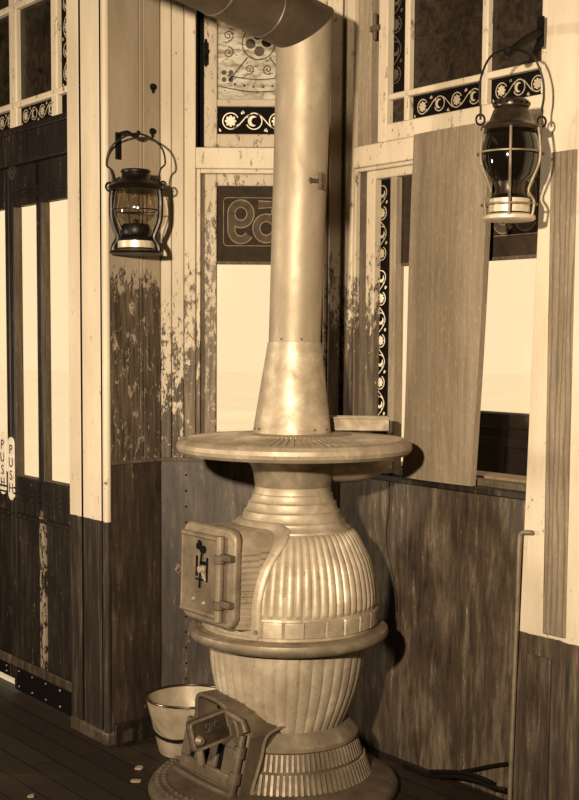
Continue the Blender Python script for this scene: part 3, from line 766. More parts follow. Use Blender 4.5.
# fire pot
m = MB()
def pot(r, z, a):
    k = 40; t = (a * k / (2 * PI)) % 1.0
    w = min(1, max(0, (z - .16) / .03)) * min(1, max(0, (.435 - z) / .01))
    return (r + w * .0045 * abs(math.sin(PI * t)) ** .5, z)
pp_ = [(.08, .15), (.142, .155), (.152, .175), (.163, .2), (.178, .235), (.192, .27), (.205, .31), (.214, .35), (.219, .385), (.221, .41), (.226, .444), (.1, .444)]
LZ(m, pp_, 320, pot); m.build('fire_pot', M['ironb'], stove)
# belt ring
m = MB()
LZ(m, [(.2, .44), (.24, .441), (.262, .446), (.278, .452), (.286, .460), (.2885, .470), (.286, .480), (.278, .485), (.268, .486), (.262, .484), (.256, .487), (.2, .488)], 128)
m.build('belt_ring', M['ironm'], stove)
# brick-patterned band
m = MB()
def brick(r, z, a):
    k = 27; t = (a * k / (2 * PI)) % 1.0
    g = min(t, 1 - t)
    return (r + (.0045 if (g > .035 and .497 < z < .54) else 0), z)
LZ(m, [(.2, .485), (.25, .486), (.2505, .495), (.2505, .4975), (.2515, .535), (.2505, .5395), (.2505, .5405), (.249, .547), (.2, .55)], 27 * 14, brick)
m.build('brick_band', M['iron'], stove)
# belly
PROF = [(.246, .545), (.2465, .56), (.246, .585), (.243, .607), (.2385, .632), (.232, .658), (.223, .684), (.213, .704), (.201, .726), (.19, .744), (.179, .758), (.170, .766)]
def rdrum(z):
    P = PROF + [(.160, .772), (.150, .784), (.137, .805), (.125, .83), (.114, .855), (.106, .884)]
    if z <= P[0][1]: return P[0][0]
    for i in range(len(P) - 1):
        if z <= P[i + 1][1]:
            t = (z - P[i][1]) / (P[i + 1][1] - P[i][1]); return P[i][0] + (P[i + 1][0] - P[i][0]) * t
    return P[-1][0]
m = MB()
def belly(r, z, a):
    k = 62; t = (a * k / (2 * PI)) % 1.0
    w = min(1, max(0, (z - .548) / .006)) * min(1, max(0, (.766 - z) / .01))
    return (r + w * (.0062 * abs(math.sin(PI * t)) ** .6 - .002), z)
fine = []
for i in range(len(PROF) - 1):
    for q_ in range(3):
        t = q_ / 3; fine.append((PROF[i][0] + (PROF[i + 1][0] - PROF[i][0]) * t, PROF[i][1] + (PROF[i + 1][1] - PROF[i][1]) * t))
LZ(m, [(.15, .54)] + fine + [PROF[-1], (.13, .768)], 62 * 8, belly)
m.build('belly', M['ironb'], stove)
# stepped neck
m = MB()
LZ(m, [(.12, .76), (.172, .763), (.170, .770), (.158, .778), (.153, .786), (.153, .790), (.147, .793), (.144, .797), (.138, .813), (.138, .817), (.133, .819), (.131, .822), (.126, .838), (.126, .842), (.121, .844), (.119, .847), (.115, .861), (.115, .865), (.111, .867), (.108, .884), (.109, .888), (.08, .89)], 96)
m.build('neck', M['iron'], stove)
m = MB()
LZ(m, [(.08, .884), (.109, .886), (.111, .9), (.114, .92), (.12, .94), (.133, .957), (.148, .97), (.16, .9765), (.08, .977)], 96)
m.build('collar', M['ironm'], stove)
# top plate
m = MB()
def plate(r, z, a):
    k = 84; t = (a * k / (2 * PI)) % 1.0
    return (r, z - (.0035 if (t < .3 and .164 < r < .306 and z > 1.015) else 0))
LZ(m, [(.09, .975), (.3, .976), (.322, .979), (.333, .988), (.3365, .998), (.334, 1.009), (.325, 1.0185), (.313, 1.0225), (.306, 1.0225), (.3045, 1.0225), (.26, 1.0265), (.22, 1.030), (.165, 1.0338), (.1635, 1.0345), (.09, 1.0348)], 84 * 9, plate)
m.build('top_plate', M['iron'], stove, ang=28)
# rounded flue pocket slung under the back of the plate
m = MB(); fx, fy = .165, 3.80
m.lathe([(.0001, .885), (.06, .89), (.11, .905), (.142, .93), (.156, .955), (.158, .972), (.0001, .973)], 64, c=(fx - .015, fy, 0)); m.build('flue_pocket', M['iron'], stove)

# feed chute with ribbed sides
m = MB(); outs = []
CR = .05
def chout(R, hw, z0, z1, rib):
    P = []
    nz = 66
    for i in range(nz + 1):
        z = z0 + (z1 - CR - z0) * i / nz; o = rib * abs(math.sin(PI * (z - .52) / .0165)) ** .6
        P.append(SF(hw + o - rib / 2, R, z))
    for i in range(1, 9): q_ = rad(90 * i / 9); P.append(SF(hw - CR + CR * math.cos(q_), R, z1 - CR + CR * math.sin(q_)))
    for i in range(0, 9): q_ = rad(90 + 90 * i / 9); P.append(SF(-hw + CR + CR * math.cos(q_), R, z1 - CR + CR * math.sin(q_)))
    for i in range(nz + 1):
        z = z1 - CR - (z1 - CR - z0) * i / nz; o = rib * abs(math.sin(PI * (z - .52) / .0165)) ** .6
        P.append(SF(-(hw + o - rib / 2), R, z))
    return P
m.loft([chout(.10, .124, .51, .778, .009), chout(.2, .124, .512, .784, .009), chout(.268, .122, .522, .786, .008)])
m.build('feed_chute', M['iron'], stove)
# flange where the chute meets the belly
m = MB(); L1 = []; 
def fpt(s, z, off):
    r = rdrum(z) + off; R = math.sqrt(max(.0004, r * r - s * s)); return SF(s, R, z)
def fpt(s, z, off):
    r = rdrum(z); R = math.sqrt(max(.0004, r * r - s * s)) if abs(s) < r else .02
    v = Vector((s, R, 0)).normalized() * (max(r, abs(s)) + off); return SF(v.x, v.y, z)
for side in (1, -1):
    path = [(.118, .494), (.122, .505)] + [(.124, .515 + .213 * i / 14) for i in range(15)]
    path += [(.124 - .05 + .05 * math.cos(rad(90 * i / 8)), .728 + .05 * math.sin(rad(90 * i / 8))) for i in range(1, 9)]
    path += [(.05, .778), (.02, .778), (0.0, .778)]
    vs = []; fs = []; k = len(path)
    for i, (s_, z_) in enumerate(path):
        a_ = path[max(i - 1, 0)]; b_ = path[min(i + 1, k - 1)]
        dx, dz = b_[0] - a_[0], b_[1] - a_[1]; l = math.hypot(dx, dz); nx, nz = dz / l, -dx / l
        o = lambda e: ((s_ + nx * e) * side, z_ + nz * e)
        for e, off in ((-.004, -.006), (.019, -.006), (.019, .009), (.015, .0125), (.007, .0135), (-.002, .012)):
            q_ = o(e); vs.append(fpt(q_[0], q_[1], off))
    for i in range(k - 1):
        a_ = 6 * i; b_ = a_ + 6
        for q_ in range(6): fs.append((a_ + q_, a_ + (q_ + 1) % 6, b_ + (q_ + 1) % 6, b_ + q_))
    fs += [tuple(range(6)), tuple(6 * k - 1 - q_ for q_ in range(6))]
    m.add(vs, fs)
m.build('chute_flange', M['iron'], stove, ang=50)
m = MB(); c0 = fpt(.133, .512, .008); c1 = fpt(.133, .512, .019); m.tube([c0, c1], [.008, .005], 12); m.build('rivet', M['ironm'], stove)
# door frame and feed door
m = MB(); m.ext(rrect(-.126, .132, .520, .795, .036, 8), lambda a, b, t: SF(a, .262 + t, b), .026); fr = m.build('feed_door_frame', M['ironm'], stove, bevel=.009, segs=3)
RO = -.010; SF0 = SF
def SF(s, r, z): return SF0(s * .955 + .004, r + RO, z - .007)
m = MB(); m.ext(rrect(-.126, .085, .553, .777, .006, 3), lambda a, b, t: SF(a, .298 + t, b), .006)
fd = m.build('feed_door', M['irond2'], stove, bevel=.002)
m = MB()
m.tube([SF(-.122, .305, .77), SF(.075, .306, .77)], .0075, 10); m.tube([SF(-.122, .305, .557), SF(.075, .306, .557)], .0075, 10); m.tube([SF(-.124, .304, .557), SF(-.124, .304, .77)], .004, 8)
m.build('raised_border', M['ironm'], fd)
m = MB(); m.tube([SF(.078, .309, .548), SF(.078, .309, .78)], .0115, 14); m.build('hinge_pin', M['ironm'], fd)
for zc in (.718, .592):
    m = MB(); m.tube([SF(.078, .309, zc - .012), SF(.078, .309, zc + .012)], .017, 14); m.wbox(Wall(SF(0, 0, zc)[:2], RIGHT.u, RIGHT.n), .08, .13, zc - .009, zc + .009, .296, .316)
    m.build('hinge_knuckle', M['irond'], fr, bevel=.003)
m = MB()
def fbox(s0, s1, z0, z1, r0, r1): m.hexa([SF(s0, r0, z0), SF(s1, r0, z0), SF(s1, r1, z0), SF(s0, r1, z0), SF(s0, r0, z1), SF(s1, r0, z1), SF(s1, r1, z1), SF(s0, r1, z1)])
fbox(-.05, -.042, .655, .712, .304, .3065); fbox(.004, .011, .648, .712, .304, .3065); fbox(-.03, .0, .69, .7, .304, .3065)
fbox(-.05, .011, .645, .65, .304, .306)
m.build('draft_slot', M['void'], fd)
m = MB(); m.ribbon(spiral(-.036, .742, .003, .012, 20, 1.2, 18), .006, lambda a, b, t: SF(a, .304 + t, b), .006); m.ribbon(spiral(-.012, .735, .003, .013, 200, -1.1, 18), .006, lambda a, b, t: SF(a, .304 + t, b), .006); m.tube([SF(-.015, .308, .735), SF(-.02, .309, .70), SF(-.026, .308, .625)], .0028, 8)
m.build('scroll_clip', M['black'], fd)
m = MB(); m.tube([SF(-.018, .303, .678), SF(-.018, .316, .678)], [.012, .009], 14); m.ribbon([(-.018, .672), (.004, .648)], .008, lambda a, b, t: SF(a, .304 + t, b), .004); m.build('draft_knob', M['iron'], fd)
for a_, b_ in ((-.06, .59), (-.005, .585)):
    m = MB(); m.tube([SF(a_, .303, b_), SF(a_, .309, b_)], [.006, .004], 10); m.build('rivet', M['iron'], fd)
SF_tmp = SF
m = MB(); m.tube([SF(-.13, .29, .67), SF(-.148, .3, .67), SF(-.15, .31, .655)], .006, 8); m.ribbon(circle(-.146, .662, .012, 0, 360, 16), .005, lambda a, b, t: SF(a, .3 + t, b), .005, True); m.build('latch', M['irond'], fd)

SF = SF0
# ash box with draft slots, hood and swung flap
m = MB()
def ring4(r0, r1, z, sL, sR): return [SF(sL, r1, z), SF(sR, r1, z), SF(sR * .95, r0, z), SF(sL * .95, r0, z)]
m.loft([ring4(.05, .262, .055, -.150, .135), ring4(.05, .255, .09, -.150, .135), ring4(.05, .228, .228, -.142, .135), ring4(.05, .2, .245, -.13, .12)])
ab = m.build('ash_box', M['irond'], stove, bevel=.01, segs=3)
fz = lambda a, b, t: SF(a, .262 + (b) * -.19 + t, .08 + b)
m = MB()
def fpl(a0, a1, b0, b1, t0=.0, t1=.012): m.hexa([fz(a0, b0, t0), fz(a1, b0, t0), fz(a1, b0, t1), fz(a0, b0, t1), fz(a0, b1, t0), fz(a1, b1, t0), fz(a1, b1, t1), fz(a0, b1, t1)])
slots = [(-.105, -.075), (-.045, -.01), (.03, .06)]
fpl(-.142, .128, .0, .035); fpl(-.142, .128, .105, .14)
xs = [-.142] + [q_ for s_ in slots for q_ in s_] + [.128]
for i in range(0, len(xs), 2): fpl(xs[i], xs[i + 1], .035, .105)
adr = m.build('ash_door', M['irond'], stove, bevel=.003)
m = MB()
for a0, a1 in slots: fpl(a0 - .003, a1 + .003, .032, .108, .0002, .002)
m.build('draft_opening', M['void'], adr)  # black sheets paint the shade behind the draft slots
m = MB(); m.tube([fz(-.028, .03, .014), fz(-.028, .075, .026), fz(-.028, .12, .018)], [.011, .014, .009], 12); m.build('draft_slide', M['ironm'], adr)
m = MB(); m.tube([fz(.132, -.01, .012), fz(.132, .15, .012)], .011, 12); m.tube([fz(.132, .02, .012), fz(.132, .05, .012)], .017, 12); m.tube([fz(.132, .09, .012), fz(.132, .12, .012)], .017, 12); m.build('hinge_pin', M['irond'], adr)
m = MB(); P_ = [(s_, .272 + .012 * math.cos(s_ * 9), .066) for s_ in [-.16 + .03 * i for i in range(11)]]; m.tube([SF(*p_) for p_ in P_], .011, 10); m.build('ash_lip', M['irond'], stove)
# hood
OUT_ = [(-.097, .215), (-.097, .283), (-.09, .298), (-.072, .306), (0, .305), (.045, .299), (.08, .284), (.108, .258), (.128, .215)]
INN_ = [(.05, .228), (.052, .255), (.047, .274), (.03, .288), (0, .293), (-.066, .294), (-.078, .289), (-.083, .28), (-.083, .228)]
m = MB()
m.loft([[SF(a, R_, b - dz) for a, b in OUT_ + INN_] for R_, dz in ((.10, .03), (.16, .008), (.2, .0), (.25, .0), (.254, .001))])
m.build('ash_hood', M['irond'], stove, bevel=.004, segs=2, ang=50)
m = MB(); m.loft([[SF(a, R_, b - dz) for a, b in INN_] for R_, dz in ((.11, .026), (.185, .003))]); m.build('hood_shade', M['void'], stove)  # black block painting the shadow inside the hood
# flap
h0 = SF(.064, .25, 0); h1 = (h0[0] - .56 * .172, h0[1] - .83 * .172, 0)
m = MB(); du = Vector((h1[0] - h0[0], h1[1] - h0[1], 0)); ln = du.length; du.normalize(); dn = Vector((du.y, -du.x, 0))
if dn.y > 0: dn = -dn
def FL(a, b, t): v = Vector((h0[0], h0[1], .272)) + du * a + Vector((0, 0, 1)) * b * .95 + dn * (t + b * -.25); return tuple(v)
m.ext(rrect(0, ln, -.062, .022, .012, 4), FL, .012); fp = m.build('draft_flap', M['flap'], stove, bevel=.003)
m = MB(); m.ribbon(rrect(.006, ln - .006, -.057, .017, .01, 4), .006, lambda a, b, t: FL(a, b, .012 + t), .004, True); m.build('flap_border', M['ironm'], fp)
text_obj('SRC', .034, M['irond'], 'raised_letters', fp, lambda a, b, t: FL(ln * .45 - a, b - .012, .012 + t), .003)
m = MB(); m.tube([FL(ln * .84, -.034, .012), FL(ln * .84, -.034, .026)], [.015, .009], 12); m.build('flap_knob', M['ironm'], fp)
m = MB(); m.tube([FL(.004, .01, .004), SF(.115, .235, .262), SF(.132, .235, .235)], .011, 10); m.tube([FL(.004, -.03, .004), FL(.004, .018, .004)], .013, 12); m.build('flap_hinge', M['irond'], stove)
m = MB(); m.tube(smoothpath([SF(.137, .10, .235), SF(.137, .165, .215), SF(.137, .185, .15), SF(.137, .215, .06)]), .005, 8); m.build('seam_bead', M['ironm'], stove)

# ================================================================== STOVEPIPE
CYP = 3.74
pb = (CX + .0065, CYP, 1.0352)
top = atY(305, 27, CYP); top = (top[0], CYP, top[2])
pipe = tag(empty('stovepipe', pb), 'galvanised stovepipe rising from the stove with flared cone and elbow', 'stovepipe')
def pc(z): t = (z - 1.3) / (top[2] - 1.3); return (.0125 + (top[0] - .0125) * t, CYP, z)
m = MB()
prof = [(1.0352, .113), (1.042, .112), (1.29, .0772), (1.294, .0772)]
m.loft([[(pb[0] + (pc(1.294)[0] - pb[0]) * (z - 1.0352) / .2588 + r * math.cos(2 * PI * j / 64), CYP + r * math.sin(2 * PI * j / 64), z) for j in range(64)] for z, r in prof])
m.build('cone', M['pipet'], pipe)
m = MB()
for a in (200, 214, 305, 330):
    a = rad(a); m = MB(); m.lathe([(.0035, -.003), (.003, .002), (.0001, .003)], 8, c=(pb[0] + .1115 * math.cos(a), CYP + .1115 * math.sin(a), 1.048)); m.build('rivet', M['irond'], pipe)
for a in (240, 285):
    a = rad(a); c = pc(1.303); m = MB(); m.lathe([(.003, -.003), (.0025, .002), (.0001, .003)], 8, c=(c[0] + .075 * math.cos(a), c[1] + .075 * math.sin(a), c[2])); m.build('rivet', M['irond'], pipe)
hd = Vector((-.66, -.74, .13)).normalized()
upv = (Vector(pc(2.2)) - Vector(pc(1.3))).normalized()
bis = (upv + hd).normalized(); E0 = Vector(top)
def mitre(r, n=64):
    A = Vector((1, 0, 0)); A = (A - upv * A.dot(upv)).normalized(); Bv = upv.cross(A); out = []
    for j in range(n):
        q_ = 2 * PI * j / n; o = (A * math.cos(q_) + Bv * math.sin(q_)) * r
        t = -(o.dot(bis)) / upv.dot(bis); out.append((o, t))
    return out
nrm_plane = (upv - hd).normalized()      # the mitre plane normal is upv+(-(-hd)) seen from either leg
def mring(r, n=64):
    A = Vector((1, 0, 0)); A = (A - upv * A.dot(upv)).normalized(); Bv = upv.cross(A); out = []
    nv = (upv + hd).normalized()
    for j in range(n):
        q_ = 2 * PI * j / n; o = (A * math.cos(q_) + Bv * math.sin(q_)) * r
        t = -o.dot(nv) / upv.dot(nv); out.append(tuple(E0 + o + upv * t))
    return out
def vring(z, r, n=64):
    A = Vector((1, 0, 0)); A = (A - upv * A.dot(upv)).normalized(); Bv = upv.cross(A); c = Vector(pc(z))
    return [tuple(c + (A * math.cos(2 * PI * j / n) + Bv * math.sin(2 * PI * j / n)) * r) for j in range(n)]
m = MB(); m.loft([vring(1.292, .0735), vring(1.3, .0745), vring(1.7, .076), vring(1.95, .0775), vring(2.043, .0778)], cap=False); m.build('lower_length', M['pipe'], pipe)
m = MB(); m.loft([vring(2.036, .0795), vring(2.042, .0798), vring(2.07, .0792), mring(.0795)], cap=False); m.build('upper_length', M['pipe'], pipe)
m = MB()
mr = mring(.0795)
def hring(L, k=1.0): return [tuple(E0 + (Vector(p_) - E0 - hd * (Vector(p_) - E0).dot(hd)) * k + hd * L) for p_ in mr]
Ls = [mr] + [hring(.16), hring(.162, 1.03), hring(.172, 1.03), hring(.174)] + [hring(.34), hring(.342, 1.03), hring(.352, 1.03), hring(.354)] + [hring(1.5)]
m.loft(Ls, cap=False); m.build('elbow_length', m_metal('shaded_stovepipe', .26, .42, .5, .4, 7, .08, .2), pipe)  # elbow in shade: a darker tone of the pipe metal painted in
m = MB(); c = pc(1.72)
m.tube([(c[0] + .03, c[1] - .078, 1.742), (c[0] + .052, c[1] - .064, 1.742)], .006, 8); m.tube([(c[0] + .058, c[1] - .068, 1.72), (c[0] + .058, c[1] - .068, 1.765)], .007, 8); m.tube([(c[0] + .03, c[1] - .078, 1.735), (c[0] + .026, c[1] - .08, 1.742), (c[0] + .03, c[1] - .078, 1.75)], .003, 8); m.tube([(c[0] + .055, c[1] - .05, 1.735), (c[0] + .07, c[1] - .055, 1.72)], .006, 8)
m.build('damper_handle', M['irond'], pipe)

# tin tray at the back of the plate
tx0 = .10; tx1 = atY(389, 425, 3.83)[0]; tz0 = 1.0345
tray = tag(empty('tin_tray', ((tx0 + tx1) / 2, 3.83, tz0)), 'shallow rectangular grey tin standing on the stove plate behind the cone', 'tin')
m = MB(); w_ = .004
zt3 = atY(360, 417.5, 3.83)[2]
for b in ((tx0, tx1, 3.80, 3.80 + w_), (tx0, tx1, 3.87 - w_, 3.87), (tx0, tx0 + w_, 3.80, 3.87), (tx1 - w_, tx1, 3.80, 3.87)): m.box(*b, tz0, zt3)
m.box(tx0, tx1, 3.80, 3.87, tz0, tz0 + w_); m.build('body', M['ironm'], tray, bevel=.001)
m = MB(); m.tube([(tx0, 3.80, zt3), (tx1, 3.80, zt3), (tx1, 3.87, zt3), (tx0, 3.87, zt3)], .0035, 8, closed=True); m.build('rim', M['iron'], tray)

# ================================================================== PAIL
PX, PY = -.312, 4.021
PZ = .178
pail = tag(empty('pail', (PX, PY, 0)), 'pale enamel pail with wire handle on the floor behind the ash box', 'pail')
m = MB(); m.lathe([(.0001, .004), (.092, .002), (.094, .006), (.1, .03), (.134, PZ - .004), (.1325, PZ - .004), (.098, .03), (.0001, .012)], 72, c=(PX, PY, 0)); m.build('body', M['pail'], pail)
m = MB(); m.tube([(PX + .134 * math.cos(2 * PI * i / 60), PY + .134 * math.sin(2 * PI * i / 60), PZ) for i in range(60)], .0042, 8, closed=True); m.build('rim', M['lampg'], pail)
m = MB()
a0, a1 = rad(186), rad(326)
pts = [(PX + .136 * math.cos(a0), PY + .136 * math.sin(a0), PZ - .03)]
for i in range(1, 12):
    t = i / 12; a = a0 + (a1 - a0) * t; z = PZ - .03 - .075 * math.sin(PI * min(1, t * 1.05)) ** .8; pts.append((PX + .136 * math.cos(a), PY + .136 * math.sin(a), z))
pts.append((PX + .136 * math.cos(a1), PY + .136 * math.sin(a1), PZ - .03))
m.tube(smoothpath(pts, 4), .0045, 8); m.build('handle', M['black'], pail)
for a in (a0, a1):
    m = MB(); c = (PX + .134 * math.cos(a), PY + .134 * math.sin(a)); m.tube([(c[0], c[1], PZ - .03), (c[0] + .008 * math.cos(a), c[1] + .008 * math.sin(a), PZ - .03)], .009, 10); m.build('handle_lug', M['lampg'], pail)

# ================================================================== LANTERNS
def lantern(name, c, H, label, style, yaw, bail_h):
    root = tag(empty(name, c), label, 'lantern')
    k = H / .262
    cy, sy = math.cos(yaw), math.sin(yaw)
    T = lambda x, y, z: (c[0] + x * cy - y * sy, c[1] + x * sy + y * cy, c[2] + z)
    def lt(prof, nm, mt, n=48, parent=None):
        m = MB(); m.lathe(prof, n, c=c); return m.build(nm, mt, parent or root)
    if style == 0:
        lt([(.0001, 0), (.080, 0), (.083, .003), (.082, .007), (.072, .011), (.058, .013), (.0001, .014)], 'base_plate', M['lamp'])
        f_ = lt([(.0001, .008), (.056, .008), (.054, .014), (.054, .043), (.05, .05), (.044, .056), (.0001, .06)], 'oil_fount', M['lamp'])
        lt([(.0535, .017), (.0555, .018), (.0555, .038), (.0535, .039)], 'fount_band', M['brass'], parent=f_)
        lt([(.0001, .056), (.042, .056), (.045, .062), (.045, .082), (.04, .09), (.0001, .09)], 'burner', M['lamp'])
        lt([(.038, .088), (.052, .098), (.062, .115), (.066, .135), (.064, .16), (.058, .185), (.052, .2), (.0505, .2), (.0565, .185), (.0625, .16), (.0645, .135), (.0605, .115), (.0505, .098), (.0365, .088)], 'globe', M['globe'])
        lt([(.006, .09), (.008, .1), (.005, .105), (.0001, .106)], 'wick', M['lamp'])
        cp = lt([(.0001, .192), (.082, .192), (.086, .197), (.084, .203), (.074, .211), (.057, .222), (.046, .228), (.043, .234), (.042, .243), (.045, .245), (.046, .250), (.043, .254), (.033, .254), (.031, .250), (.0001, .250)], 'cap', M['lamp'])
        for s in (-1, 1):
            m = MB(); m.tube(smoothpath([T(s * .074, 0, .006), T(s * .071, 0, .025), T(s * .058, 0, .05), T(s * .067, 0, .075), T(s * .077, 0, .105), T(s * .079, 0, .14), T(s * .078, 0, .175), T(s * .07, 0, .212), T(s * .048, 0, .228)]), .0085, 10); m.build('side_tube', M['lamp'], root)
        m = MB()
        m.tube([T(.071 * math.cos(2 * PI * i / 40), .071 * math.sin(2 * PI * i / 40), .132) for i in range(40)], .0018, 6, closed=True)
        for q_ in range(4):
            a = PI / 4 + q_ * PI / 2 + PI / 4; m.tube(smoothpath([T(.05 * math.cos(a), .05 * math.sin(a), .055), T(.056 * math.cos(a), .056 * math.sin(a), .085), T(.07 * math.cos(a), .07 * math.sin(a), .13), T(.068 * math.cos(a), .068 * math.sin(a), .17), T(.062 * math.cos(a), .062 * math.sin(a), .195)]), .0018, 6)
        m.build('wire_guard', M['lamp'], root)
        eye = .205; ex = .086
    else:
        lt([(.040, .0), (.060, .0), (.066, .004), (.066, .012), (.060, .016), (.040, .016)], 'base_ring', M['brass'])
        f_ = lt([(.0001, .006), (.048, .008), (.050, .014), (.050, .055), (.046, .062), (.038, .066), (.0001, .068)], 'oil_fount', M['lamp'])
        lt([(.0495, .020), (.052, .021), (.052, .054), (.0495, .055)], 'fount_band', M['brass'], parent=f_)
        lt([(.0001, .064), (.04, .064), (.036, .08), (.042, .1), (.0001, .1)], 'burner', M['lampg'])
        lt([(.0001, .096), (.046, .097), (.06, .112), (.07, .14), (.073, .165), (.07, .195), (.062, .222), (.056, .23), (.0001, .23)], 'globe', M['globed'])
        cp = lt([(.0001, .224), (.072, .224), (.077, .229), (.076, .234), (.066, .24), (.056, .248), (.05, .262), (.045, .276), (.04, .281), (.045, .283), (.047, .289), (.045, .296), (.036, .303), (.0001, .304)], 'cap', M['lampg'])
        m = MB()
        for q_ in range(16):
            a = 2 * PI * q_ / 16; m.tube([(c[0] + .044 * math.cos(a), c[1] + .044 * math.sin(a), c[2] + .29), (c[0] + .0478 * math.cos(a), c[1] + .0478 * math.sin(a), c[2] + .29)], .0032, 8)
        m.build('vent_holes', M['void'], cp)
        m = MB(); m.tube([T(.083 * math.cos(2 * PI * i / 48), .083 * math.sin(2 * PI * i / 48), .168) for i in range(48)], .0025, 6, closed=True)
        for q_ in range(6):
            a = q_ * PI / 3 + .22; m.tube(smoothpath([T(.066 * math.cos(a), .066 * math.sin(a), .01), T(.07 * math.cos(a), .07 * math.sin(a), .045), T(.054 * math.cos(a), .054 * math.sin(a), .072), T(.064 * math.cos(a), .064 * math.sin(a), .1), T(.082 * math.cos(a), .082 * math.sin(a), .14), T(.084 * math.cos(a), .084 * math.sin(a), .18), T(.078 * math.cos(a), .078 * math.sin(a), .226)]), .0036, 8)
        m.tube([T(.071 * math.cos(2 * PI * i / 48), .071 * math.sin(2 * PI * i / 48), .04) for i in range(48)], .002, 6, closed=True)
        m.build('wire_guard', M['ironm'], root)
        eye = .25; ex = .08
    # eyes and bail
    for s in (-1, 1):
        m = MB(); m.tube([T(s * ex + .011 * math.cos(2 * PI * i / 20), 0, eye + .013 * math.sin(2 * PI * i / 20)) for i in range(20)], .0028, 6, closed=True); m.build('bail_eye', M['lamp'], root)
    m = MB(); b = bail_h
    if style == 0:
        pr = [(ex, eye), (ex - .012, eye + .02), (ex - .006, eye + .05), (ex + .008, eye + .3 * b + .02), (ex - .002, eye + .7 * b), (.05, eye + .9 * b), (.0, eye + b)]
    else:
        pr = [(ex, eye), (ex, eye + .03), (ex + .004, eye + .35 * b), (ex, eye + .6 * b), (.06, eye + .86 * b), (.03, eye + .97 * b), (.0, eye + b)]
    full = [T(x, 0, z) for x, z in pr] + [T(-x, 0, z) for x, z in reversed(pr[:-1])]
    m.tube(smoothpath(full, 5), .003, 8); m.build('bail', M['lamp'], root)
    return root, T, eye + b
# left lantern
sL, zL = LEFT.at(136, 254, .09)
cL = LEFT(sL, zL, .09); HL = .262
hz = LEFT.at(136, 133.5, .09)[1]
rootL, TL, bt = lantern('lantern', cL, HL, 'dark railroad lantern with clear globe on the peeling board wall', 0, rad(-12), hz - zL - .205)
hk = tag(empty('lantern_bracket', LEFT(sL + .0, hz, 0)), 'black iron bracket holding the clear globe lantern', 'bracket')
m = MB(); m.wbox(LEFT, sL - .008, sL + .012, hz - .07, hz + .012, .0, .006); m.build('back_plate', M['black'], hk, bevel=.001)
m = MB(); m.tube(smoothpath([LEFT(sL, hz + .006, .003), LEFT(sL, hz + .008, .05), LEFT(sL, hz - .006, .08), LEFT(sL, hz - .0065, .098), LEFT(sL, hz + .006, .105)]), .0055, 8); m.build('hook_arm', M['black'], hk)
# right lantern
YR = 3.34
cR = atY(509, 221, YR); hR = atY(510, 49, YR)
rootR, TR, bt = lantern('lantern', cR, .262, 'lantern with dark globe and wire guard hanging by the right transom', 1, rad(8), hR[2] - cR[2] - .25)
wpt = RIGHT(.862, hR[2] + .075, .03)
rk = tag(empty('lantern_bracket', wpt), 'dark flat bar bracket holding the dark globe lantern', 'bracket')
m = MB(); m.wbox(RIGHT, .845, .868, hR[2] + .04, hR[2] + .12, .0322, .037); m.build('back_plate', M['black'], rk, bevel=.001)
m = MB(); A_ = Vector(RIGHT(.857, hR[2] + .08, .036)); B_ = Vector((hR[0], hR[1], hR[2] - .007)); 
m.tube(smoothpath([tuple(A_), tuple(A_.lerp(B_, .5) + Vector((0, 0, .004))), tuple(B_), tuple(B_ + (B_ - A_).normalized() * .014 + Vector((0, 0, .012)))]), .0115, 8); m.build('hook_arm', M['black'], rk)

# bolts in the board wall
for i, (px, py, lb) in enumerate(((152.5, 87, 'upper black iron bolt head in the boards above the left lantern'), (152, 131.5, 'lower black iron bolt head in the boards right of the lantern bracket'))):
    s_, z_ = LEFT.at(px, py); c = LEFT(s_, z_, 0)
    m = MB(); m.tube([c, LEFT(s_, z_, .006), LEFT(s_, z_, .012)], [.011, .0105, .006], 12)
    m.tube([LEFT(s_, z_ - .012, .003), LEFT(s_, z_ - .02, .003)], [.006, .002], 8)
    tag(m.build('iron_bolt', M['black'], org=c), lb, 'bolt', 'bolts on the board wall')

# ================================================================== BOARD, PIPE, WIRES, SCRAPS
m = MB(); outs = []
NB = 14
for i in range(NB + 1):
    t = i / NB; z = .888 + (1.905 - .888) * t; row = []
    yy = 488 + (133 - 488) * t
    sl = RIGHT.at(401.5 + 11.5 * t, yy, .036)[0] + .002 * math.sin(t * 7); sr = RIGHT.at(470 + 19 * t, yy, .036)[0] + .006 * math.sin(t * PI)
    ns = 8; bow = .006 + .012 * math.sin(t * PI)
    fr_ = [RIGHT(sl + (sr - sl) * j / ns, z, .040 + bow * (1 - (2 * j / ns - 1) ** 2) - .006) for j in range(ns + 1)]
    bk_ = [RIGHT(sl + (sr - sl) * j / ns, z, .020 + bow * (1 - (2 * j / ns - 1) ** 2) - .006) for j in range(ns, -1, -1)]
    outs.append(fr_ + bk_)
m.loft(outs); bo = m.build('wooden_board', M['board'], ang=40, org=RIGHT(.46, .888, .02)); tag(bo, 'tall bare grey board nailed upright across the right window', 'board')
m = MB()
a = RIGHT.at(518.5, 545, .05); b = RIGHT.at(509.5, 780, .05); lean = (a[0] - b[0]) / (a[1] - b[1]); ztp = RIGHT.at(522, 532, .05)[1]
s_at = lambda z: a[0] + (z - a[1]) * lean
path = [RIGHT(s_at(z), z, .046) for z in (0.0, .2, .4, .6, ztp - .03)] + [RIGHT(s_at(ztp) + .005, ztp - .006, .046), RIGHT(s_at(ztp) + .02, ztp, .046), RIGHT(s_at(ztp) + .045, ztp + .002, .046)]
m.tube(smoothpath(path, 5), .0065, 12)
tag(m.build('conduit_pipe', M['ironm'], org=RIGHT(s_at(0), 0, .046)), 'thin upright metal pipe bent at the top against the right post', 'pipe')
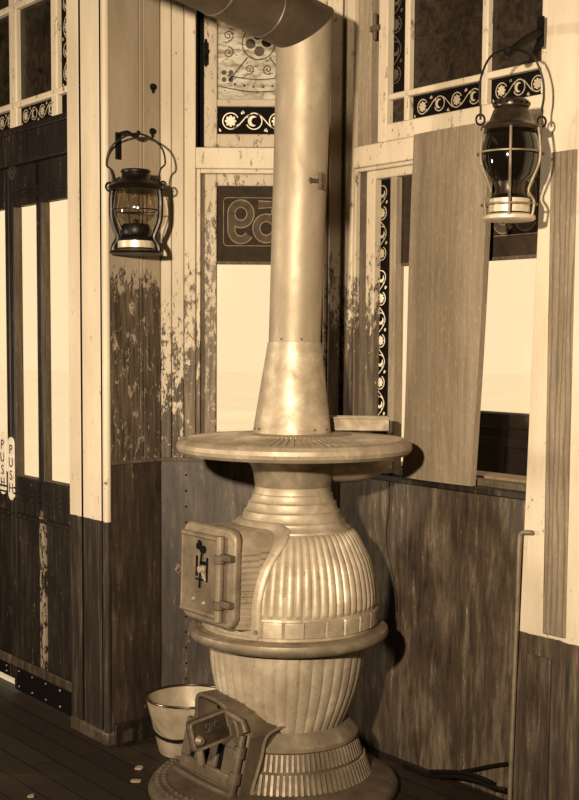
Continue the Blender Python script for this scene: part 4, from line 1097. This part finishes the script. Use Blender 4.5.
# floor cords
def floorpt(px, py, z=.006): return atZ(px, py, z)
def wc(pts, d): return [RIGHT(a_, max(.007, b_), d) for a_, b_ in (RIGHT.at(x, y, d) for x, y in pts)]
q1 = wc(((404, 791), (416, 784), (430, 778), (446, 776), (462, 777), (478, 781), (492, 787), (506, 790)), .05)
m = MB(); m.tube(smoothpath(q1), .007, 8); m.tube(smoothpath([(x, y + .004, z + .012) for x, y, z in q1[2:7]]), .006, 8)
tag(m.build('floor_cord', M['cable'], org=q1[3]), 'dark arched bundle of cord lying along the foot of the right wainscot', 'cord')
q2 = wc(((440, 783), (450, 776), (462, 771.5), (476, 769), (490, 766), (507, 763.5)), .025)
m = MB(); m.tube(smoothpath(q2), .005, 8)
tag(m.build('floor_cord', M['cable'], org=q2[0]), 'dark single cord rising off the floor toward the bent metal pipe', 'cord')
wp = [RIGHT.at(x, y, .008) for x, y in ((389, 474), (389.5, 500), (386.5, 530), (387, 548), (392, 572), (396, 592), (397, 612))]
m = MB(); m.tube(smoothpath([RIGHT(s_, z_, .008) for s_, z_ in wp]), .0016, 6)
m.tube([RIGHT(wp[0][0], wp[0][1], .0), RIGHT(wp[0][0], wp[0][1], .012)], .003, 6)
tag(m.build('hanging_wire', M['wire'], org=RIGHT(wp[0][0], wp[0][1], .0)), 'thin wire dangling down the wainscot right of stove neck', 'wire')
for px, py, w_, h_, lb in ((139, 769, .03, .016, 'larger white paper scrap on the floor before the pail'), (135.5, 782, .034, .01, 'small white paper scrap nearest the viewer, left of stove'), (31, 797, .02, .012, 'small pale scrap on the floorboards at lower left')):
    c = atZ(px, py, 0); m = MB(); pts = [(c[0] + w_ * .5 * math.cos(2 * PI * i / 9) * random.uniform(.7, 1.15), c[1] + h_ * math.sin(2 * PI * i / 9) * random.uniform(.7, 1.15)) for i in range(9)]
    m.loft([[(x, y, .001) for x, y in pts], [(x + .001, y, .004 + random.uniform(0, .003)) for x, y in pts]])
    tag(m.build('paper_scrap', M['paper'], org=(c[0], c[1], .001)), lb, 'scrap', 'scraps on the floor')

# ================================================================== LIGHT
W = bpy.data.worlds.new('sky'); sc.world = W; W.use_nodes = True
bg = W.node_tree.nodes['Background']; bg.inputs[0].default_value = (1.0, .785, .475, 1); bg.inputs[1].default_value = 1.1
def lamp(name, kind, loc, power, size, col=(1, .845, .62), target=None):
    l = bpy.data.lights.new(name, kind); l.energy = power; l.color = col
    o = bpy.data.objects.new(name, l); COL.objects.link(o); o.location = loc
    if kind == 'AREA':
        l.shape = 'DISK'; l.size = size
        o.rotation_euler = (Vector(target) - Vector(loc)).to_track_quat('-Z', 'Y').to_euler()
    else: l.shadow_soft_size = size
    return o
k_ = lamp('key_lamp', 'SPOT', (-.66, .1, 1.7), 1060, .05, target=None)
k_.data.spot_size = rad(70); k_.data.spot_blend = 1.0
k_.rotation_euler = (Vector((.02, 4.1, 1.32)) - Vector(k_.location)).to_track_quat('-Z', 'Y').to_euler()
lamp('side_lamp', 'AREA', (-2.9, 3.34, 1.15), 46, .3, target=(.3, 3.8, 1.25))
sc.view_settings.view_transform = 'Standard'; sc.view_settings.look = 'None'; sc.view_settings.gamma = 1.0; sc.view_settings.exposure = 0.0
sc.view_settings.use_curve_mapping = False
